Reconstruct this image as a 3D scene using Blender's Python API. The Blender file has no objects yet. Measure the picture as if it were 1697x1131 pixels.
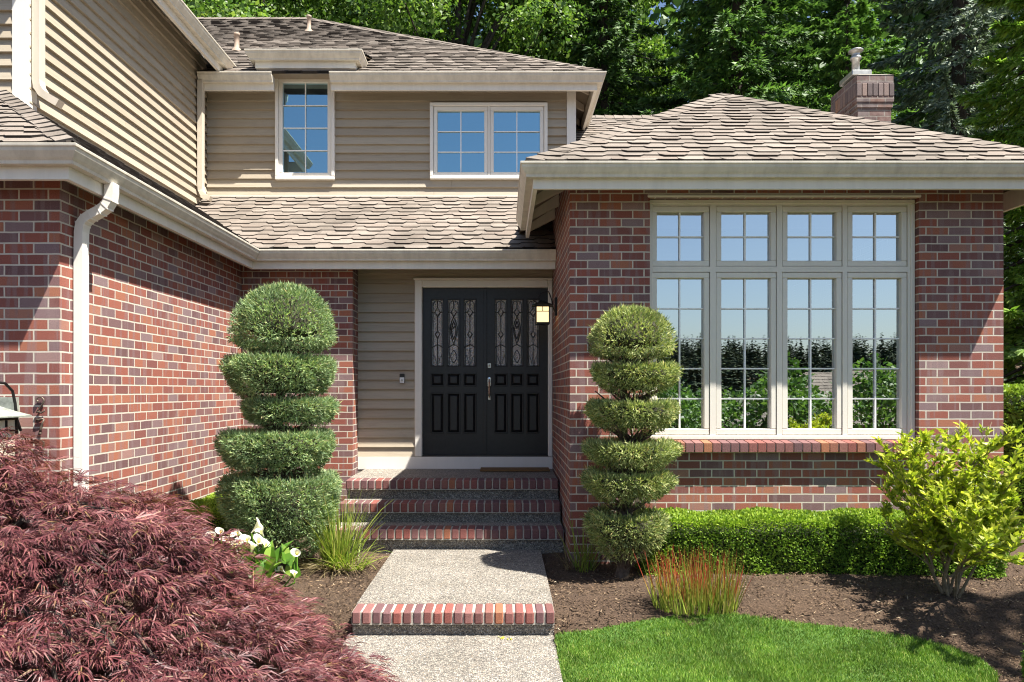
import bpy, math, random
import numpy as np
from mathutils import Vector, Matrix
random.seed(7); RNG = np.random.default_rng(11)
R = math.radians
sc = bpy.context.scene
COL = sc.collection
P = 0.64                     # roof pitch
SUN = Vector((1, -.6, 2.15)).normalized()

# ------------------------------------------------------------------ helpers
def tag(o, label=None, cat=None, group=None, kind=None):
    if label: o['label'] = label
    if cat: o['category'] = cat
    if group: o['group'] = group
    if kind: o['kind'] = kind
    return o

def empty(name, loc, label, cat, group=None):
    o = bpy.data.objects.new(name, None); COL.objects.link(o)
    o.location = loc; o.empty_display_size = .1
    return tag(o, label, cat, group)

def root_of(o):
    while o.parent: o = o.parent
    return o

def link_mesh(name, me, mats, parent=None, loc=None):
    o = bpy.data.objects.new(name, me); COL.objects.link(o)
    for m in (mats if isinstance(mats, (list, tuple)) else [mats]): me.materials.append(m)
    if parent is not None: o.parent = parent
    elif loc is not None: o.location = loc
    return o

class MB:
    def __init__(s): s.v = []; s.f = []; s.m = []
    def add(s, vs, fs, mi=0):
        b = len(s.v); s.v += [tuple(p) for p in vs]
        for f in fs: s.f.append(tuple(i + b for i in f)); s.m.append(mi)
        return s
    def box(s, a, b, mi=0):
        (x0, y0, z0), (x1, y1, z1) = a, b
        if x0 > x1: x0, x1 = x1, x0
        if y0 > y1: y0, y1 = y1, y0
        if z0 > z1: z0, z1 = z1, z0
        vs = [(x0,y0,z0),(x1,y0,z0),(x1,y1,z0),(x0,y1,z0),(x0,y0,z1),(x1,y0,z1),(x1,y1,z1),(x0,y1,z1)]
        return s.add(vs, [(0,3,2,1),(4,5,6,7),(0,1,5,4),(1,2,6,5),(2,3,7,6),(3,0,4,7)], mi)
    def rbox(s, a, b, r=.006, mi=0):
        """box with chamfered edges"""
        a = Vector(a); b = Vector(b); c = (a + b) / 2; h = (b - a) / 2
        h = Vector((abs(h.x), abs(h.y), abs(h.z))); r = min(r, h.x * .45, h.y * .45, h.z * .45)
        vs = []; idx = {}
        for sx in (-1, 1):
            for sy in (-1, 1):
                for sz in (-1, 1):
                    for ax in range(3):
                        p = [sx * (h.x - (r if ax != 0 else 0)), sy * (h.y - (r if ax != 1 else 0)), sz * (h.z - (r if ax != 2 else 0))]
                        idx[(sx, sy, sz, ax)] = len(vs); vs.append(c + Vector(p))
        fs = []
        I = lambda x, y, z, a_: idx[(x, y, z, a_)]
        for q in (-1, 1):
            l = [I(q,-1,-1,0), I(q,1,-1,0), I(q,1,1,0), I(q,-1,1,0)]; fs.append(l if q > 0 else l[::-1])
            l = [I(-1,q,-1,1), I(1,q,-1,1), I(1,q,1,1), I(-1,q,1,1)]; fs.append(l[::-1] if q > 0 else l)
            l = [I(-1,-1,q,2), I(1,-1,q,2), I(1,1,q,2), I(-1,1,q,2)]; fs.append(l if q > 0 else l[::-1])
        for p in (-1, 1):
            for q in (-1, 1):
                l = [I(-1,p,q,1), I(1,p,q,1), I(1,p,q,2), I(-1,p,q,2)]; fs.append(l if p * q < 0 else l[::-1])
                l = [I(p,-1,q,2), I(p,1,q,2), I(p,1,q,0), I(p,-1,q,0)]; fs.append(l if p * q < 0 else l[::-1])
                l = [I(p,q,-1,0), I(p,q,1,0), I(p,q,1,1), I(p,q,-1,1)]; fs.append(l if p * q < 0 else l[::-1])
        for x in (-1, 1):
            for y in (-1, 1):
                for z in (-1, 1):
                    l = [I(x,y,z,0), I(x,y,z,1), I(x,y,z,2)]; fs.append(l if x * y * z > 0 else l[::-1])
        return s.add(vs, fs, mi)
    def tube(s, pts, rad, n=8, mi=0, flat=None):
        pts = [Vector(p) for p in pts]
        rs = rad if isinstance(rad, (list, tuple)) else [rad] * len(pts)
        rings = []; up = None
        for i, p in enumerate(pts):
            t = (pts[min(i + 1, len(pts) - 1)] - pts[max(i - 1, 0)]).normalized()
            if up is None:
                up = Vector((0, 0, 1)) if abs(t.z) < .9 else Vector((1, 0, 0))
            a = t.cross(up)
            if a.length < 1e-4: a = t.cross(Vector((.3, 1, .2)))
            a.normalize(); b_ = a.cross(t).normalized(); up = b_
            rings.append([p + (a * math.cos(k * 2 * math.pi / n) + b_ * math.sin(k * 2 * math.pi / n)) * rs[i] for k in range(n)])
        vs = [q for r_ in rings for q in r_]; fs = []
        for i in range(len(pts) - 1):
            for k in range(n):
                k2 = (k + 1) % n; fs.append((i * n + k, i * n + k2, (i + 1) * n + k2, (i + 1) * n + k))
        fs.append(tuple(range(n))[::-1]); fs.append(tuple((len(pts) - 1) * n + k for k in range(n)))
        return s.add(vs, fs, mi)
    def rectsweep(s, pts, w, d, dirs, mi=0):
        """rectangular section sweep: pts centre line, dirs = (width axis, depth axis) for each point"""
        vs = []; fs = []
        for p, (a, b) in zip(pts, dirs):
            p = Vector(p); a = Vector(a).normalized() * w / 2; b = Vector(b).normalized() * d / 2
            vs += [p - a - b, p + a - b, p + a + b, p - a + b]
        for i in range(len(pts) - 1):
            for k in range(4):
                k2 = (k + 1) % 4; fs.append((i*4+k, i*4+k2, i*4+4+k2, i*4+4+k))
        n = len(pts) - 1
        fs += [(3, 2, 1, 0), (n*4, n*4+1, n*4+2, n*4+3)]
        return s.add(vs, fs, mi)
    def lathe(s, prof, c=(0, 0, 0), n=20, mi=0):
        vs = []; fs = []
        for (r_, z) in prof:
            for k in range(n):
                a = 2 * math.pi * k / n; vs.append((c[0] + r_ * math.cos(a), c[1] + r_ * math.sin(a), c[2] + z))
        for i in range(len(prof) - 1):
            for k in range(n):
                k2 = (k + 1) % n; fs.append((i*n+k, i*n+k2, (i+1)*n+k2, (i+1)*n+k))
        return s.add(vs, fs, mi)
    def ball(s, c, r_, n=10, mi=0, sq=1.0):
        prof = [(max(1e-4, r_ * math.sin(math.pi * i / n)), -r_ * sq * math.cos(math.pi * i / n)) for i in range(n + 1)]
        return s.lathe(prof, c, n * 2, mi)
    def poly(s, pts, mi=0): return s.add(pts, [tuple(range(len(pts)))], mi)
    def build(s, name, mats, parent=None, loc=None, smooth=False, fix=False):
        org = Vector(root_of(parent).location) if parent is not None else Vector(loc or (0, 0, 0))
        va = np.array(s.v, dtype=np.float64)
        me = bpy.data.meshes.new(name)
        me.from_pydata((va - np.array(org)).tolist(), [], s.f)
        me.polygons.foreach_set('material_index', s.m)
        if smooth: me.polygons.foreach_set('use_smooth', [True] * len(s.f))
        me.update()
        uv = me.uv_layers.new(name='UVMap')
        nl = len(me.loops); vi = np.empty(nl, np.int32); me.loops.foreach_get('vertex_index', vi)
        npoly = len(me.polygons); nor = np.empty(npoly * 3); me.polygons.foreach_get('normal', nor); nor = np.abs(nor.reshape(-1, 3))
        tot = np.empty(npoly, np.int32); me.polygons.foreach_get('loop_total', tot)
        ln = np.repeat(nor, tot, axis=0); w = va[vi]
        ax = np.argmax(ln, axis=1)
        u = np.where(ax == 0, w[:, 1], w[:, 0]); v = np.where(ax == 2, w[:, 1], w[:, 2])
        uv.data.foreach_set('uv', np.stack([u, v], 1).ravel())
        return link_mesh(name, me, mats, parent, org if parent is None else None)

def quads_mesh(name, V, mats, parent=None, loc=None, k=4, midx=None):
    """V: (n,k,3) polygons in world coordinates"""
    org = np.array(root_of(parent).location if parent is not None else (loc or (0, 0, 0)))
    V = np.asarray(V) - org; n = len(V)
    me = bpy.data.meshes.new(name)
    me.vertices.add(n * k); me.vertices.foreach_set('co', V.reshape(-1).astype(np.float32))
    me.loops.add(n * k); me.loops.foreach_set('vertex_index', np.arange(n * k, dtype=np.int32))
    me.polygons.add(n); me.polygons.foreach_set('loop_start', np.arange(0, n * k, k, dtype=np.int32))
    if midx is not None: me.polygons.foreach_set('material_index', midx.astype(np.int32))
    me.update(calc_edges=True); me.validate()
    return link_mesh(name, me, mats, parent, tuple(org) if parent is None else None)

def unit(a): return a / np.maximum(np.linalg.norm(a, axis=-1, keepdims=True), 1e-9)
def rnd(n): return unit(RNG.normal(size=(n, 3)))

def leaves(Pt, D, L, W, nrm=None, fold=0.0):
    """rhombic leaves (n,4,3): base point, direction, length, width"""
    n = len(Pt); D = unit(D)
    if nrm is None: nrm = rnd(n)
    S = unit(np.cross(D, nrm)); U = unit(np.cross(S, D))
    L = np.broadcast_to(L, (n,))[:, None]; W = np.broadcast_to(W, (n,))[:, None]
    mid = Pt + D * L * .45
    return np.stack([Pt, mid - S * W / 2 + U * W * fold, Pt + D * L, mid + S * W / 2 + U * W * fold], 1)

def blades(Pt, D, L, W, droop, seg=4):
    """grass blades bending under their weight: list of quads (n*seg,4,3)"""
    n = len(Pt); D = unit(D.copy()); L = np.broadcast_to(L, (n,))[:, None]; W = np.broadcast_to(W, (n,))[:, None]
    droop = np.broadcast_to(droop, (n,))[:, None]
    S = unit(np.cross(D, np.array([0, 0, 1.0])) + .3 * rnd(n)); p = Pt.copy(); out = []
    for i in range(seg):
        w0 = W * (1 - i / seg) ** .7; w1 = W * max(.04, (1 - (i + 1) / seg)) ** .7
        q = p + D * L / seg
        out.append(np.stack([p - S * w0 / 2, p + S * w0 / 2, q + S * w1 / 2, q - S * w1 / 2], 1))
        p = q; D = unit(D + np.array([0, 0, -1.0]) * droop * (i + 1) / seg)
    return np.concatenate(out)

# ------------------------------------------------------------------ materials
def mat(name):
    m = bpy.data.materials.new(name); m.use_nodes = True
    nt = m.node_tree; nt.nodes.clear()
    out = nt.nodes.new('ShaderNodeOutputMaterial'); bs = nt.nodes.new('ShaderNodeBsdfPrincipled')
    nt.links.new(bs.outputs[0], out.inputs[0])
    return m, nt, bs, out
def N(nt, t, **kw):
    n = nt.nodes.new(t)
    for k, v in kw.items():
        if k.startswith('i_'): n.inputs[k[2:].replace('_', ' ')].default_value = v
        else: setattr(n, k, v)
    return n
def ramp(nt, fac, stops, interp='LINEAR'):
    r_ = nt.nodes.new('ShaderNodeValToRGB'); r_.color_ramp.interpolation = interp
    el = r_.color_ramp.elements
    while len(el) < len(stops): el.new(.5)
    for e, (p, c) in zip(el, stops): e.position = p; e.color = (*c, 1) if len(c) == 3 else c
    nt.links.new(fac, r_.inputs[0]); return r_.outputs[0]
def mix(nt, a, b, fac, mode='MIX'):
    m = nt.nodes.new('ShaderNodeMix'); m.data_type = 'RGBA'; m.blend_type = mode
    for s, v in ((0, fac), (6, a), (7, b)):
        if hasattr(v, 'is_output'): nt.links.new(v, m.inputs[s])
        else: m.inputs[s].default_value = v if s == 0 else (*v, 1) if len(v) == 3 else v
    return m.outputs[2]
def bump(nt, bs, h, strength=.4, dist=.01):
    b = N(nt, 'ShaderNodeBump'); b.inputs['Strength'].default_value = strength; b.inputs['Distance'].default_value = dist
    nt.links.new(h, b.inputs['Height']); nt.links.new(b.outputs[0], bs.inputs['Normal']); return b
def mathn(nt, op, a, b=None, clamp=False):
    m = nt.nodes.new('ShaderNodeMath'); m.operation = op; m.use_clamp = clamp
    for i, v in enumerate((a, b)):
        if v is None: continue
        if hasattr(v, 'is_output'): nt.links.new(v, m.inputs[i])
        else: m.inputs[i].default_value = v
    return m.outputs[0]
def noise(nt, vec, scale, detail=4, rough=.55):
    n = N(nt, 'ShaderNodeTexNoise'); n.inputs['Scale'].default_value = scale; n.inputs['Detail'].default_value = detail; n.inputs['Roughness'].default_value = rough
    if vec is not None: nt.links.new(vec, n.inputs['Vector'])
    return n.outputs[0]
def objco(nt): return nt.nodes.new('ShaderNodeTexCoord').outputs['Object']
def mapped(nt, vec, scale):
    m = nt.nodes.new('ShaderNodeMapping'); m.inputs['Scale'].default_value = scale; nt.links.new(vec, m.inputs['Vector']); return m.outputs[0]

BRICK_STOPS = [(0, (.14, .07, .07)), (.12, (.18, .10, .10)), (.22, (.235, .16, .165)), (.30, (.185, .072, .064)), (.52, (.262, .080, .058)), (.78, (.305, .10, .066)), (.94, (.36, .14, .08)), (1, (.29, .20, .195))]
def make_brick(name, dirt=0.0, ou=0.0, ov=0.0):
    m, nt, bs, out = mat(name)
    uvn = nt.nodes.new('ShaderNodeUVMap'); uvn.uv_map = 'UVMap'
    mp = nt.nodes.new('ShaderNodeMapping'); mp.inputs['Location'].default_value = (ou, ov, 0); nt.links.new(uvn.outputs[0], mp.inputs[0])
    uv = mp.outputs[0]
    wob = nt.nodes.new('ShaderNodeMix'); wob.data_type = 'VECTOR'
    nn = N(nt, 'ShaderNodeTexNoise'); nn.inputs['Scale'].default_value = 9; nt.links.new(uv, nn.inputs['Vector'])
    va = nt.nodes.new('ShaderNodeVectorMath'); va.operation = 'MULTIPLY_ADD'; va.inputs[1].default_value = (.006, .006, 0)
    nt.links.new(nn.outputs['Color'], va.inputs[0]); nt.links.new(uv, va.inputs[2]); nt.nodes.remove(wob)
    b = N(nt, 'ShaderNodeTexBrick'); nt.links.new(va.outputs[0], b.inputs['Vector'])
    b.offset = .5; b.squash = 1
    for k, v in {'Color1': (0, 0, 0, 1), 'Color2': (1, 1, 1, 1), 'Mortar': (.5, .5, .5, 1), 'Scale': 1.0, 'Mortar Size': .0062, 'Mortar Smooth': .12, 'Bias': 0, 'Brick Width': .2032, 'Row Height': .0752}.items(): b.inputs[k].default_value = v
    base = ramp(nt, b.outputs['Color'], BRICK_STOPS)
    bands = noise(nt, mapped(nt, uv, (19, 1.5, 1)), 1.0, 2, .5)                    # flashed bands across a brick
    bm = mathn(nt, 'MULTIPLY', mathn(nt, 'MULTIPLY_ADD', bands, 7.0), .5)
    bandf = nt.nodes.new('ShaderNodeMapRange'); bandf.inputs[1].default_value = .52; bandf.inputs[2].default_value = .6; bandf.inputs[4].default_value = .48; nt.links.new(bands, bandf.inputs[0])
    base = mix(nt, base, (.235, .165, .168), bandf.outputs[0])
    fine = noise(nt, uv, 160, 5, .7)
    base = mix(nt, base, ramp(nt, fine, [(.25, (.5, .5, .5)), (.72, (1.32, 1.3, 1.3))]), 1, 'MULTIPLY')
    eff = noise(nt, uv, 2.1, 4, .6)
    effm = nt.nodes.new('ShaderNodeMapRange'); effm.inputs[1].default_value = .58; effm.inputs[2].default_value = .8; effm.inputs[4].default_value = .22; nt.links.new(eff, effm.inputs[0])
    base = mix(nt, base, (.42, .33, .29), effm.outputs[0])
    mort = ramp(nt, fine, [(.2, (.40, .36, .30)), (.8, (.66, .60, .51))])
    col = mix(nt, base, mort, b.outputs['Fac'])
    if dirt: col = mix(nt, col, ramp(nt, noise(nt, uv, 6, 5, .7), [(.3, (.035, .033, .035)), (.75, (.30, .26, .24))]), dirt)
    nt.links.new(col, bs.inputs['Base Color']); bs.inputs['Roughness'].default_value = .85
    h = mathn(nt, 'SUBTRACT', mathn(nt, 'MULTIPLY', fine, .25), b.outputs['Fac'])
    bump(nt, bs, h, .9, .008)
    return m
def make_loose_brick(name, stops=None):
    m, nt, bs, out = mat(name)
    g = nt.nodes.new('ShaderNodeNewGeometry')
    base = ramp(nt, g.outputs['Random Per Island'], stops or [(0, (.12, .06, .065)), (.3, (.19, .085, .08)), (.5, (.23, .07, .055)), (.62, (.15, .06, .055)), (.8, (.25, .11, .1)), (.9, (.22, .09, .07)), (.94, (.33, .12, .06)), (1, (.30, .13, .065))])
    o = objco(nt); fine = noise(nt, o, 120, 5, .7)
    base = mix(nt, base, ramp(nt, fine, [(.25, (.6, .6, .6)), (.7, (1.25, 1.25, 1.25))]), 1, 'MULTIPLY')
    nt.links.new(base, bs.inputs['Base Color']); bs.inputs['Roughness'].default_value = .8
    bump(nt, bs, fine, .5, .004); return m
def make_paint(name, col, dirt=.25, rough=.5, scale=3.0, streak=(1, 1, .15)):
    m, nt, bs, out = mat(name); o = objco(nt)
    d = noise(nt, mapped(nt, o, streak), scale * 3, 6, .7)
    c = mix(nt, col, ramp(nt, d, [(.25, tuple(x * .45 for x in col)), (.62, col)]), dirt)
    nt.links.new(c, bs.inputs['Base Color']); bs.inputs['Roughness'].default_value = rough
    bump(nt, bs, noise(nt, o, 60, 3), .12, .003); return m
def make_siding():
    m, nt, bs, out = mat('siding_paint'); o = objco(nt)
    g = nt.nodes.new('ShaderNodeNewGeometry')
    base = ramp(nt, g.outputs['Random Per Island'], [(0, (.335, .282, .212)), (.5, (.38, .325, .247)), (1, (.415, .36, .278))])
    st = noise(nt, mapped(nt, o, (.8, .8, 14)), 3, 6, .72)
    base = mix(nt, base, ramp(nt, st, [(.3, (.72, .69, .66)), (.5, (1, 1, 1)), (.8, (1.04, 1.03, 1.0))]), .6, 'MULTIPLY')
    wear = noise(nt, mapped(nt, o, (1, 1, 2.5)), 1.3, 6, .75)
    wm = nt.nodes.new('ShaderNodeMapRange'); wm.inputs[1].default_value = .56; wm.inputs[2].default_value = .75; wm.inputs[4].default_value = .5; nt.links.new(wear, wm.inputs[0])
    base = mix(nt, base, (.26, .21, .165), wm.outputs[0])
    nt.links.new(base, bs.inputs['Base Color']); bs.inputs['Roughness'].default_value = .6
    bump(nt, bs, noise(nt, mapped(nt, o, (3, 3, 45)), 4, 5, .7), .25, .003); return m
def make_shingle():
    m, nt, bs, out = mat('roof_shingle'); o = objco(nt)
    g = nt.nodes.new('ShaderNodeNewGeometry')
    base = ramp(nt, g.outputs['Random Per Island'], [(0, (.175, .148, .124)), (.35, (.215, .184, .156)), (.7, (.24, .208, .178)), (1, (.195, .160, .133))])
    gr = noise(nt, o, 240, 3, .8)
    base = mix(nt, base, ramp(nt, gr, [(.28, (.5, .5, .5)), (.7, (1.35, 1.35, 1.35))]), 1, 'MULTIPLY')
    st = noise(nt, o, 1.4, 5, .65)
    base = mix(nt, base, ramp(nt, st, [(.32, (.66, .65, .63)), (.6, (1.08, 1.06, 1.05))]), 1, 'MULTIPLY')
    nt.links.new(base, bs.inputs['Base Color']); bs.inputs['Roughness'].default_value = .95
    bump(nt, bs, gr, .5, .004); return m
def make_aggregate(name, light=1.0):
    m, nt, bs, out = mat(name); o = objco(nt)
    v = N(nt, 'ShaderNodeTexVoronoi'); v.inputs['Scale'].default_value = 95; nt.links.new(o, v.inputs['Vector'])
    sep = nt.nodes.new('ShaderNodeSeparateColor'); nt.links.new(v.outputs['Color'], sep.inputs[0])
    peb = ramp(nt, sep.outputs[0], [(0, tuple(light * c for c in (.07, .065, .06))), (.3, tuple(light * c for c in (.30, .27, .24))), (.6, tuple(light * c for c in (.44, .40, .34))), (.85, tuple(light * c for c in (.66, .62, .55))), (1, tuple(light * c for c in (.36, .27, .18)))])
    ed = ramp(nt, v.outputs['Distance'], [(.35, (0, 0, 0)), (.75, (1, 1, 1))])
    c = mix(nt, peb, tuple(light * c for c in (.20, .185, .165)), ed)
    c = mix(nt, c, ramp(nt, noise(nt, o, 2.2, 5, .7), [(.3, (.78, .77, .74)), (.65, (1.06, 1.05, 1.04))]), 1, 'MULTIPLY')
    nt.links.new(c, bs.inputs['Base Color']); bs.inputs['Roughness'].default_value = .9
    h = mathn(nt, 'MULTIPLY', v.outputs['Distance'], -1.0); bump(nt, bs, h, 1.0, .008); return m
def make_leaf(name, stops, trans=.35, rough=.5, clump=1.2, sat=.35):
    m, nt, bs, out = mat(name); o = objco(nt)
    g = nt.nodes.new('ShaderNodeNewGeometry')
    base = ramp(nt, g.outputs['Random Per Island'], stops)
    cl = noise(nt, o, clump, 3, .6)
    base = mix(nt, base, ramp(nt, cl, [(.3, (1 - sat, 1 - sat * .9, 1 - sat)), (.7, (1 + sat, 1 + sat, 1 + sat * .4))]), 1, 'MULTIPLY')
    nt.links.new(base, bs.inputs['Base Color']); bs.inputs['Roughness'].default_value = rough
    bs.inputs['Specular IOR Level'].default_value = .35
    if trans:
        t = nt.nodes.new('ShaderNodeBsdfTranslucent'); tc = mix(nt, base, (1.1, 1.2, .62), 1, 'MULTIPLY'); nt.links.new(tc, t.inputs[0])
        ms = nt.nodes.new('ShaderNodeMixShader'); ms.inputs[0].default_value = trans
        nt.links.new(bs.outputs[0], ms.inputs[1]); nt.links.new(t.outputs[0], ms.inputs[2]); nt.links.new(ms.outputs[0], out.inputs[0])
    return m
def make_plain(name, col, rough=.5, metal=0.0, noise_amt=.15, sc_=20, bumpy=.1, emit=None):
    m, nt, bs, out = mat(name); o = objco(nt); n_ = noise(nt, o, sc_, 5, .65)
    c = mix(nt, col, ramp(nt, n_, [(.25, tuple(x * (1 - noise_amt * 2) for x in col)), (.75, tuple(min(1, x * (1 + noise_amt)) for x in col))]), 1)
    nt.links.new(c, bs.inputs['Base Color']); bs.inputs['Roughness'].default_value = rough; bs.inputs['Metallic'].default_value = metal
    if bumpy: bump(nt, bs, n_, bumpy, .004)
    if emit: bs.inputs['Emission Color'].default_value = (*emit[0], 1); bs.inputs['Emission Strength'].default_value = emit[1]
    return m
def make_glass(name, refl=.55, tint=(.8, .85, .86), pebble=0, gcol=(.9, .95, 1)):
    m, nt, bs, out = mat(name); nt.nodes.remove(bs)
    t = nt.nodes.new('ShaderNodeBsdfTransparent'); t.inputs[0].default_value = (*tint, 1)
    g = nt.nodes.new('ShaderNodeBsdfGlossy'); g.inputs['Color'].default_value = (*gcol, 1); g.inputs['Roughness'].default_value = .0 if not pebble else .1
    lw = nt.nodes.new('ShaderNodeLayerWeight'); lw.inputs[0].default_value = .35
    f = mathn(nt, 'ADD', mathn(nt, 'MULTIPLY', lw.outputs['Fresnel'], .45), refl, True)
    ms = nt.nodes.new('ShaderNodeMixShader'); nt.links.new(f, ms.inputs[0]); nt.links.new(t.outputs[0], ms.inputs[1]); nt.links.new(g.outputs[0], ms.inputs[2]); nt.links.new(ms.outputs[0], out.inputs[0])
    b = N(nt, 'ShaderNodeBump'); o = objco(nt)
    b.inputs['Strength'].default_value = .85 if pebble else .004; b.inputs['Distance'].default_value = .02 if pebble else .02
    h = noise(nt, o, pebble, 3, .6) if pebble else noise(nt, o, 1.6, 1, .4)
    nt.links.new(h, b.inputs['Height'])
    if pebble: nt.links.new(b.outputs[0], g.inputs['Normal'])
    return m
def make_ground():
    m, nt, bs, out = mat('soil_mulch'); o = objco(nt)
    f = noise(nt, o, 60, 8, .75); c_ = noise(nt, o, 1.2, 4, .6)
    base = ramp(nt, f, [(.28, (.028, .017, .011)), (.5, (.095, .060, .038)), (.75, (.21, .138, .09))])
    base = mix(nt, base, ramp(nt, c_, [(.3, (.8, .78, .76)), (.7, (1.12, 1.1, 1.06))]), 1, 'MULTIPLY')
    nt.links.new(base, bs.inputs['Base Color']); bs.inputs['Roughness'].default_value = 1
    bump(nt, bs, f, 1, .03); return m
def make_grassbase():
    m, nt, bs, out = mat('turf_base'); o = objco(nt)
    base = ramp(nt, noise(nt, o, 9, 6, .7), [(.3, (.03, .075, .01)), (.7, (.07, .145, .02))])
    nt.links.new(base, bs.inputs['Base Color']); bs.inputs['Roughness'].default_value = 1; return m

M = {}
M['brick'] = make_brick('brick_wall')
M['brick_side'] = make_brick('brick_wall_return', ou=.05)
M['brick_old'] = make_brick('chimney_brick', .68)
M['rowlock'] = make_loose_brick('loose_brick')
M['mortar'] = make_plain('mortar', (.42, .385, .33), .95, 0, .2, 80, .3)
M['siding'] = make_siding()
M['gutter'] = make_paint('gutter_paint', (.69, .645, .55), .5)
M['fascia'] = make_paint('fascia_paint', (.78, .75, .68), .22)
M['trim'] = make_paint('trim_paint', (.78, .75, .69), .12, .4)
M['winframe'] = make_paint('window_frame_paint', (.71, .675, .61), .15, .4)
M['muntin'] = make_plain('muntin_white', (.9, .9, .89), .4, 0, .03)
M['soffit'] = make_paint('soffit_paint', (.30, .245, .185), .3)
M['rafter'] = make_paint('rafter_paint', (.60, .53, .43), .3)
M['shingle'] = make_shingle()
M['shingle_edge'] = make_plain('shingle_edge_and_shadow', (.028, .023, .02), .95, 0, .2, 60, 0); SH = [M['shingle'], M['shingle_edge']]  # black asphalt edge, its darkness also painting the shadow lines under the tabs
M['deck'] = make_plain('roof_underlay', (.06, .05, .045), .95, 0, .2, 9, 0)
M['concrete'] = make_aggregate('exposed_aggregate', .76)
M['concrete_lifted'] = make_aggregate('shade_lifted_aggregate', .85)  # path aggregate copied, colour raised to brighten the shaded steps
M['ground'] = make_ground()
M['turf'] = make_grassbase()
M['grass'] = make_leaf('lawn_blade', [(0, (.075, .16, .02)), (.5, (.125, .235, .035)), (.85, (.20, .31, .055)), (1, (.36, .38, .13))], .3, .5, 3.5, .38)
M['glass'] = make_glass('window_glass', .56, (.6, .64, .65), 0, (.92, .98, 1))
M['glass_up'] = make_glass('upper_window_glass', .46, (.4, .45, .5), 0, (.52, .86, 1))
M['lead_glass'] = make_glass('pebbled_glass', .5, (.3, .32, .32), 75, (.97, .96, .93))
M['door'] = make_plain('door_black', (.013, .013, .014), .42, 0, .25, 30, .08)
M['lead'] = make_plain('lead_came', (.03, .03, .03), .45, .5, .2, 40)
M['chrome'] = make_plain('satin_nickel', (.62, .61, .58), .22, 1, .05, 40, .02)
M['black_iron'] = make_plain('black_iron', (.012, .012, .012), .5, .3, .2, 60, .2)
M['bronze'] = make_plain('cast_bronze', (.16, .125, .095), .45, .5, .3, 70, .2)
M['verdigris'] = make_plain('verdigris_copper', (.33, .36, .31), .6, .2, .25, 25, .2)
M['lampglass'] = make_plain('lantern_glass', (.8, .66, .42), .4, 0, .1, 12, 0, ((1, .74, .36), .55))
M['lampglass_off'] = make_plain('lantern_glass_plain', (.78, .70, .54), .4, 0, .1, 12, 0)
M['white_plastic'] = make_plain('white_plastic', (.75, .76, .77), .35, 0, .03)
M['black_plastic'] = make_plain('black_plastic', (.02, .02, .022), .3, 0, .03)
M['mat_tan'] = make_plain('doormat_coir', (.26, .14, .055), 1, 0, .3, 200, .6)
M['mat_dark'] = make_plain('doormat_stripe', (.03, .02, .015), 1, 0, .3, 200, .6)
M['galv'] = make_plain('galvanised_metal', (.55, .55, .53), .4, .7, .2, 15)
M['pipe'] = make_plain('vent_pipe_paint', (.33, .25, .19), .7, 0, .2)
M['plaster'] = make_plain('interior_plaster', (.5, .46, .4), .9, 0, .05, 3)
M['lampshade'] = make_plain('opal_glass_shade', (.85, .84, .8), .3, 0, .03)
M['bark'] = make_plain('bark', (.13, .095, .07), .95, 0, .45, 18, .9)
M['bark_dark'] = make_plain('bark_dark', (.06, .045, .038), .95, 0, .4, 14, .9)
M['twig'] = make_plain('pale_twig', (.25, .19, .12), .9, 0, .3, 30, .5)
M['juniper'] = make_leaf('juniper', [(0, (.085, .145, .07)), (.35, (.19, .28, .15)), (.7, (.33, .43, .25)), (.9, (.47, .54, .29)), (1, (.34, .27, .14))], .28, .6, 7, .4)
M['juniper_y'] = make_leaf('juniper_golden', [(0, (.095, .14, .05)), (.35, (.23, .285, .12)), (.7, (.40, .445, .21)), (.9, (.58, .58, .28)), (1, (.38, .28, .14))], .28, .6, 7, .4)
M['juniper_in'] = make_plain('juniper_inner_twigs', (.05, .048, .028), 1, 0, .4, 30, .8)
M['box'] = make_leaf('boxwood', [(0, (.075, .15, .025)), (.5, (.15, .26, .04)), (1, (.29, .41, .07))], .3, .4, 4, .25)
M['box_pale'] = make_leaf('boxwood_pale_leaf', [(0, (.17, .28, .03)), (.5, (.27, .40, .045)), (1, (.42, .52, .09))], .35, .4, 4, .2)  # paler leaf tone, mostly along the hedge top
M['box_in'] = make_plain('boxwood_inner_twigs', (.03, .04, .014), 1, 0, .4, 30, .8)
M['shrub'] = make_leaf('golden_shrub_leaf', [(0, (.19, .27, .03)), (.4, (.35, .42, .045)), (.8, (.54, .56, .07)), (1, (.68, .66, .15))], .45, .35, 3, .2)
M['maple'] = make_leaf('laceleaf_maple', [(0, (.055, .015, .022)), (.4, (.112, .029, .040)), (.75, (.185, .062, .074)), (.92, (.29, .135, .14)), (1, (.20, .13, .05))], .25, .46, 2.5, .35)
M['decid'] = make_leaf('broad_leaf', [(0, (.045, .095, .02)), (.4, (.09, .17, .038)), (.8, (.17, .27, .065)), (1, (.29, .37, .12))], .38, .45, .45, .45)
M['fir'] = make_leaf('fir_needles', [(0, (.03, .068, .026)), (.5, (.068, .135, .045)), (1, (.15, .25, .08))], .25, .55, .5, .45)
M['hem'] = make_leaf('hemlock_needles', [(0, (.042, .095, .03)), (.5, (.09, .185, .052)), (1, (.21, .34, .10))], .3, .5, .5, .45)
M['spruce'] = make_leaf('blue_spruce_needles', [(0, (.07, .10, .085)), (.5, (.16, .21, .185)), (1, (.34, .40, .36))], .15, .6, .5, .45)
M['cedar'] = make_leaf('cedar_spray', [(0, (.09, .17, .03)), (.5, (.19, .32, .06)), (1, (.37, .50, .13))], .45, .5, .5, .4)
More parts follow.
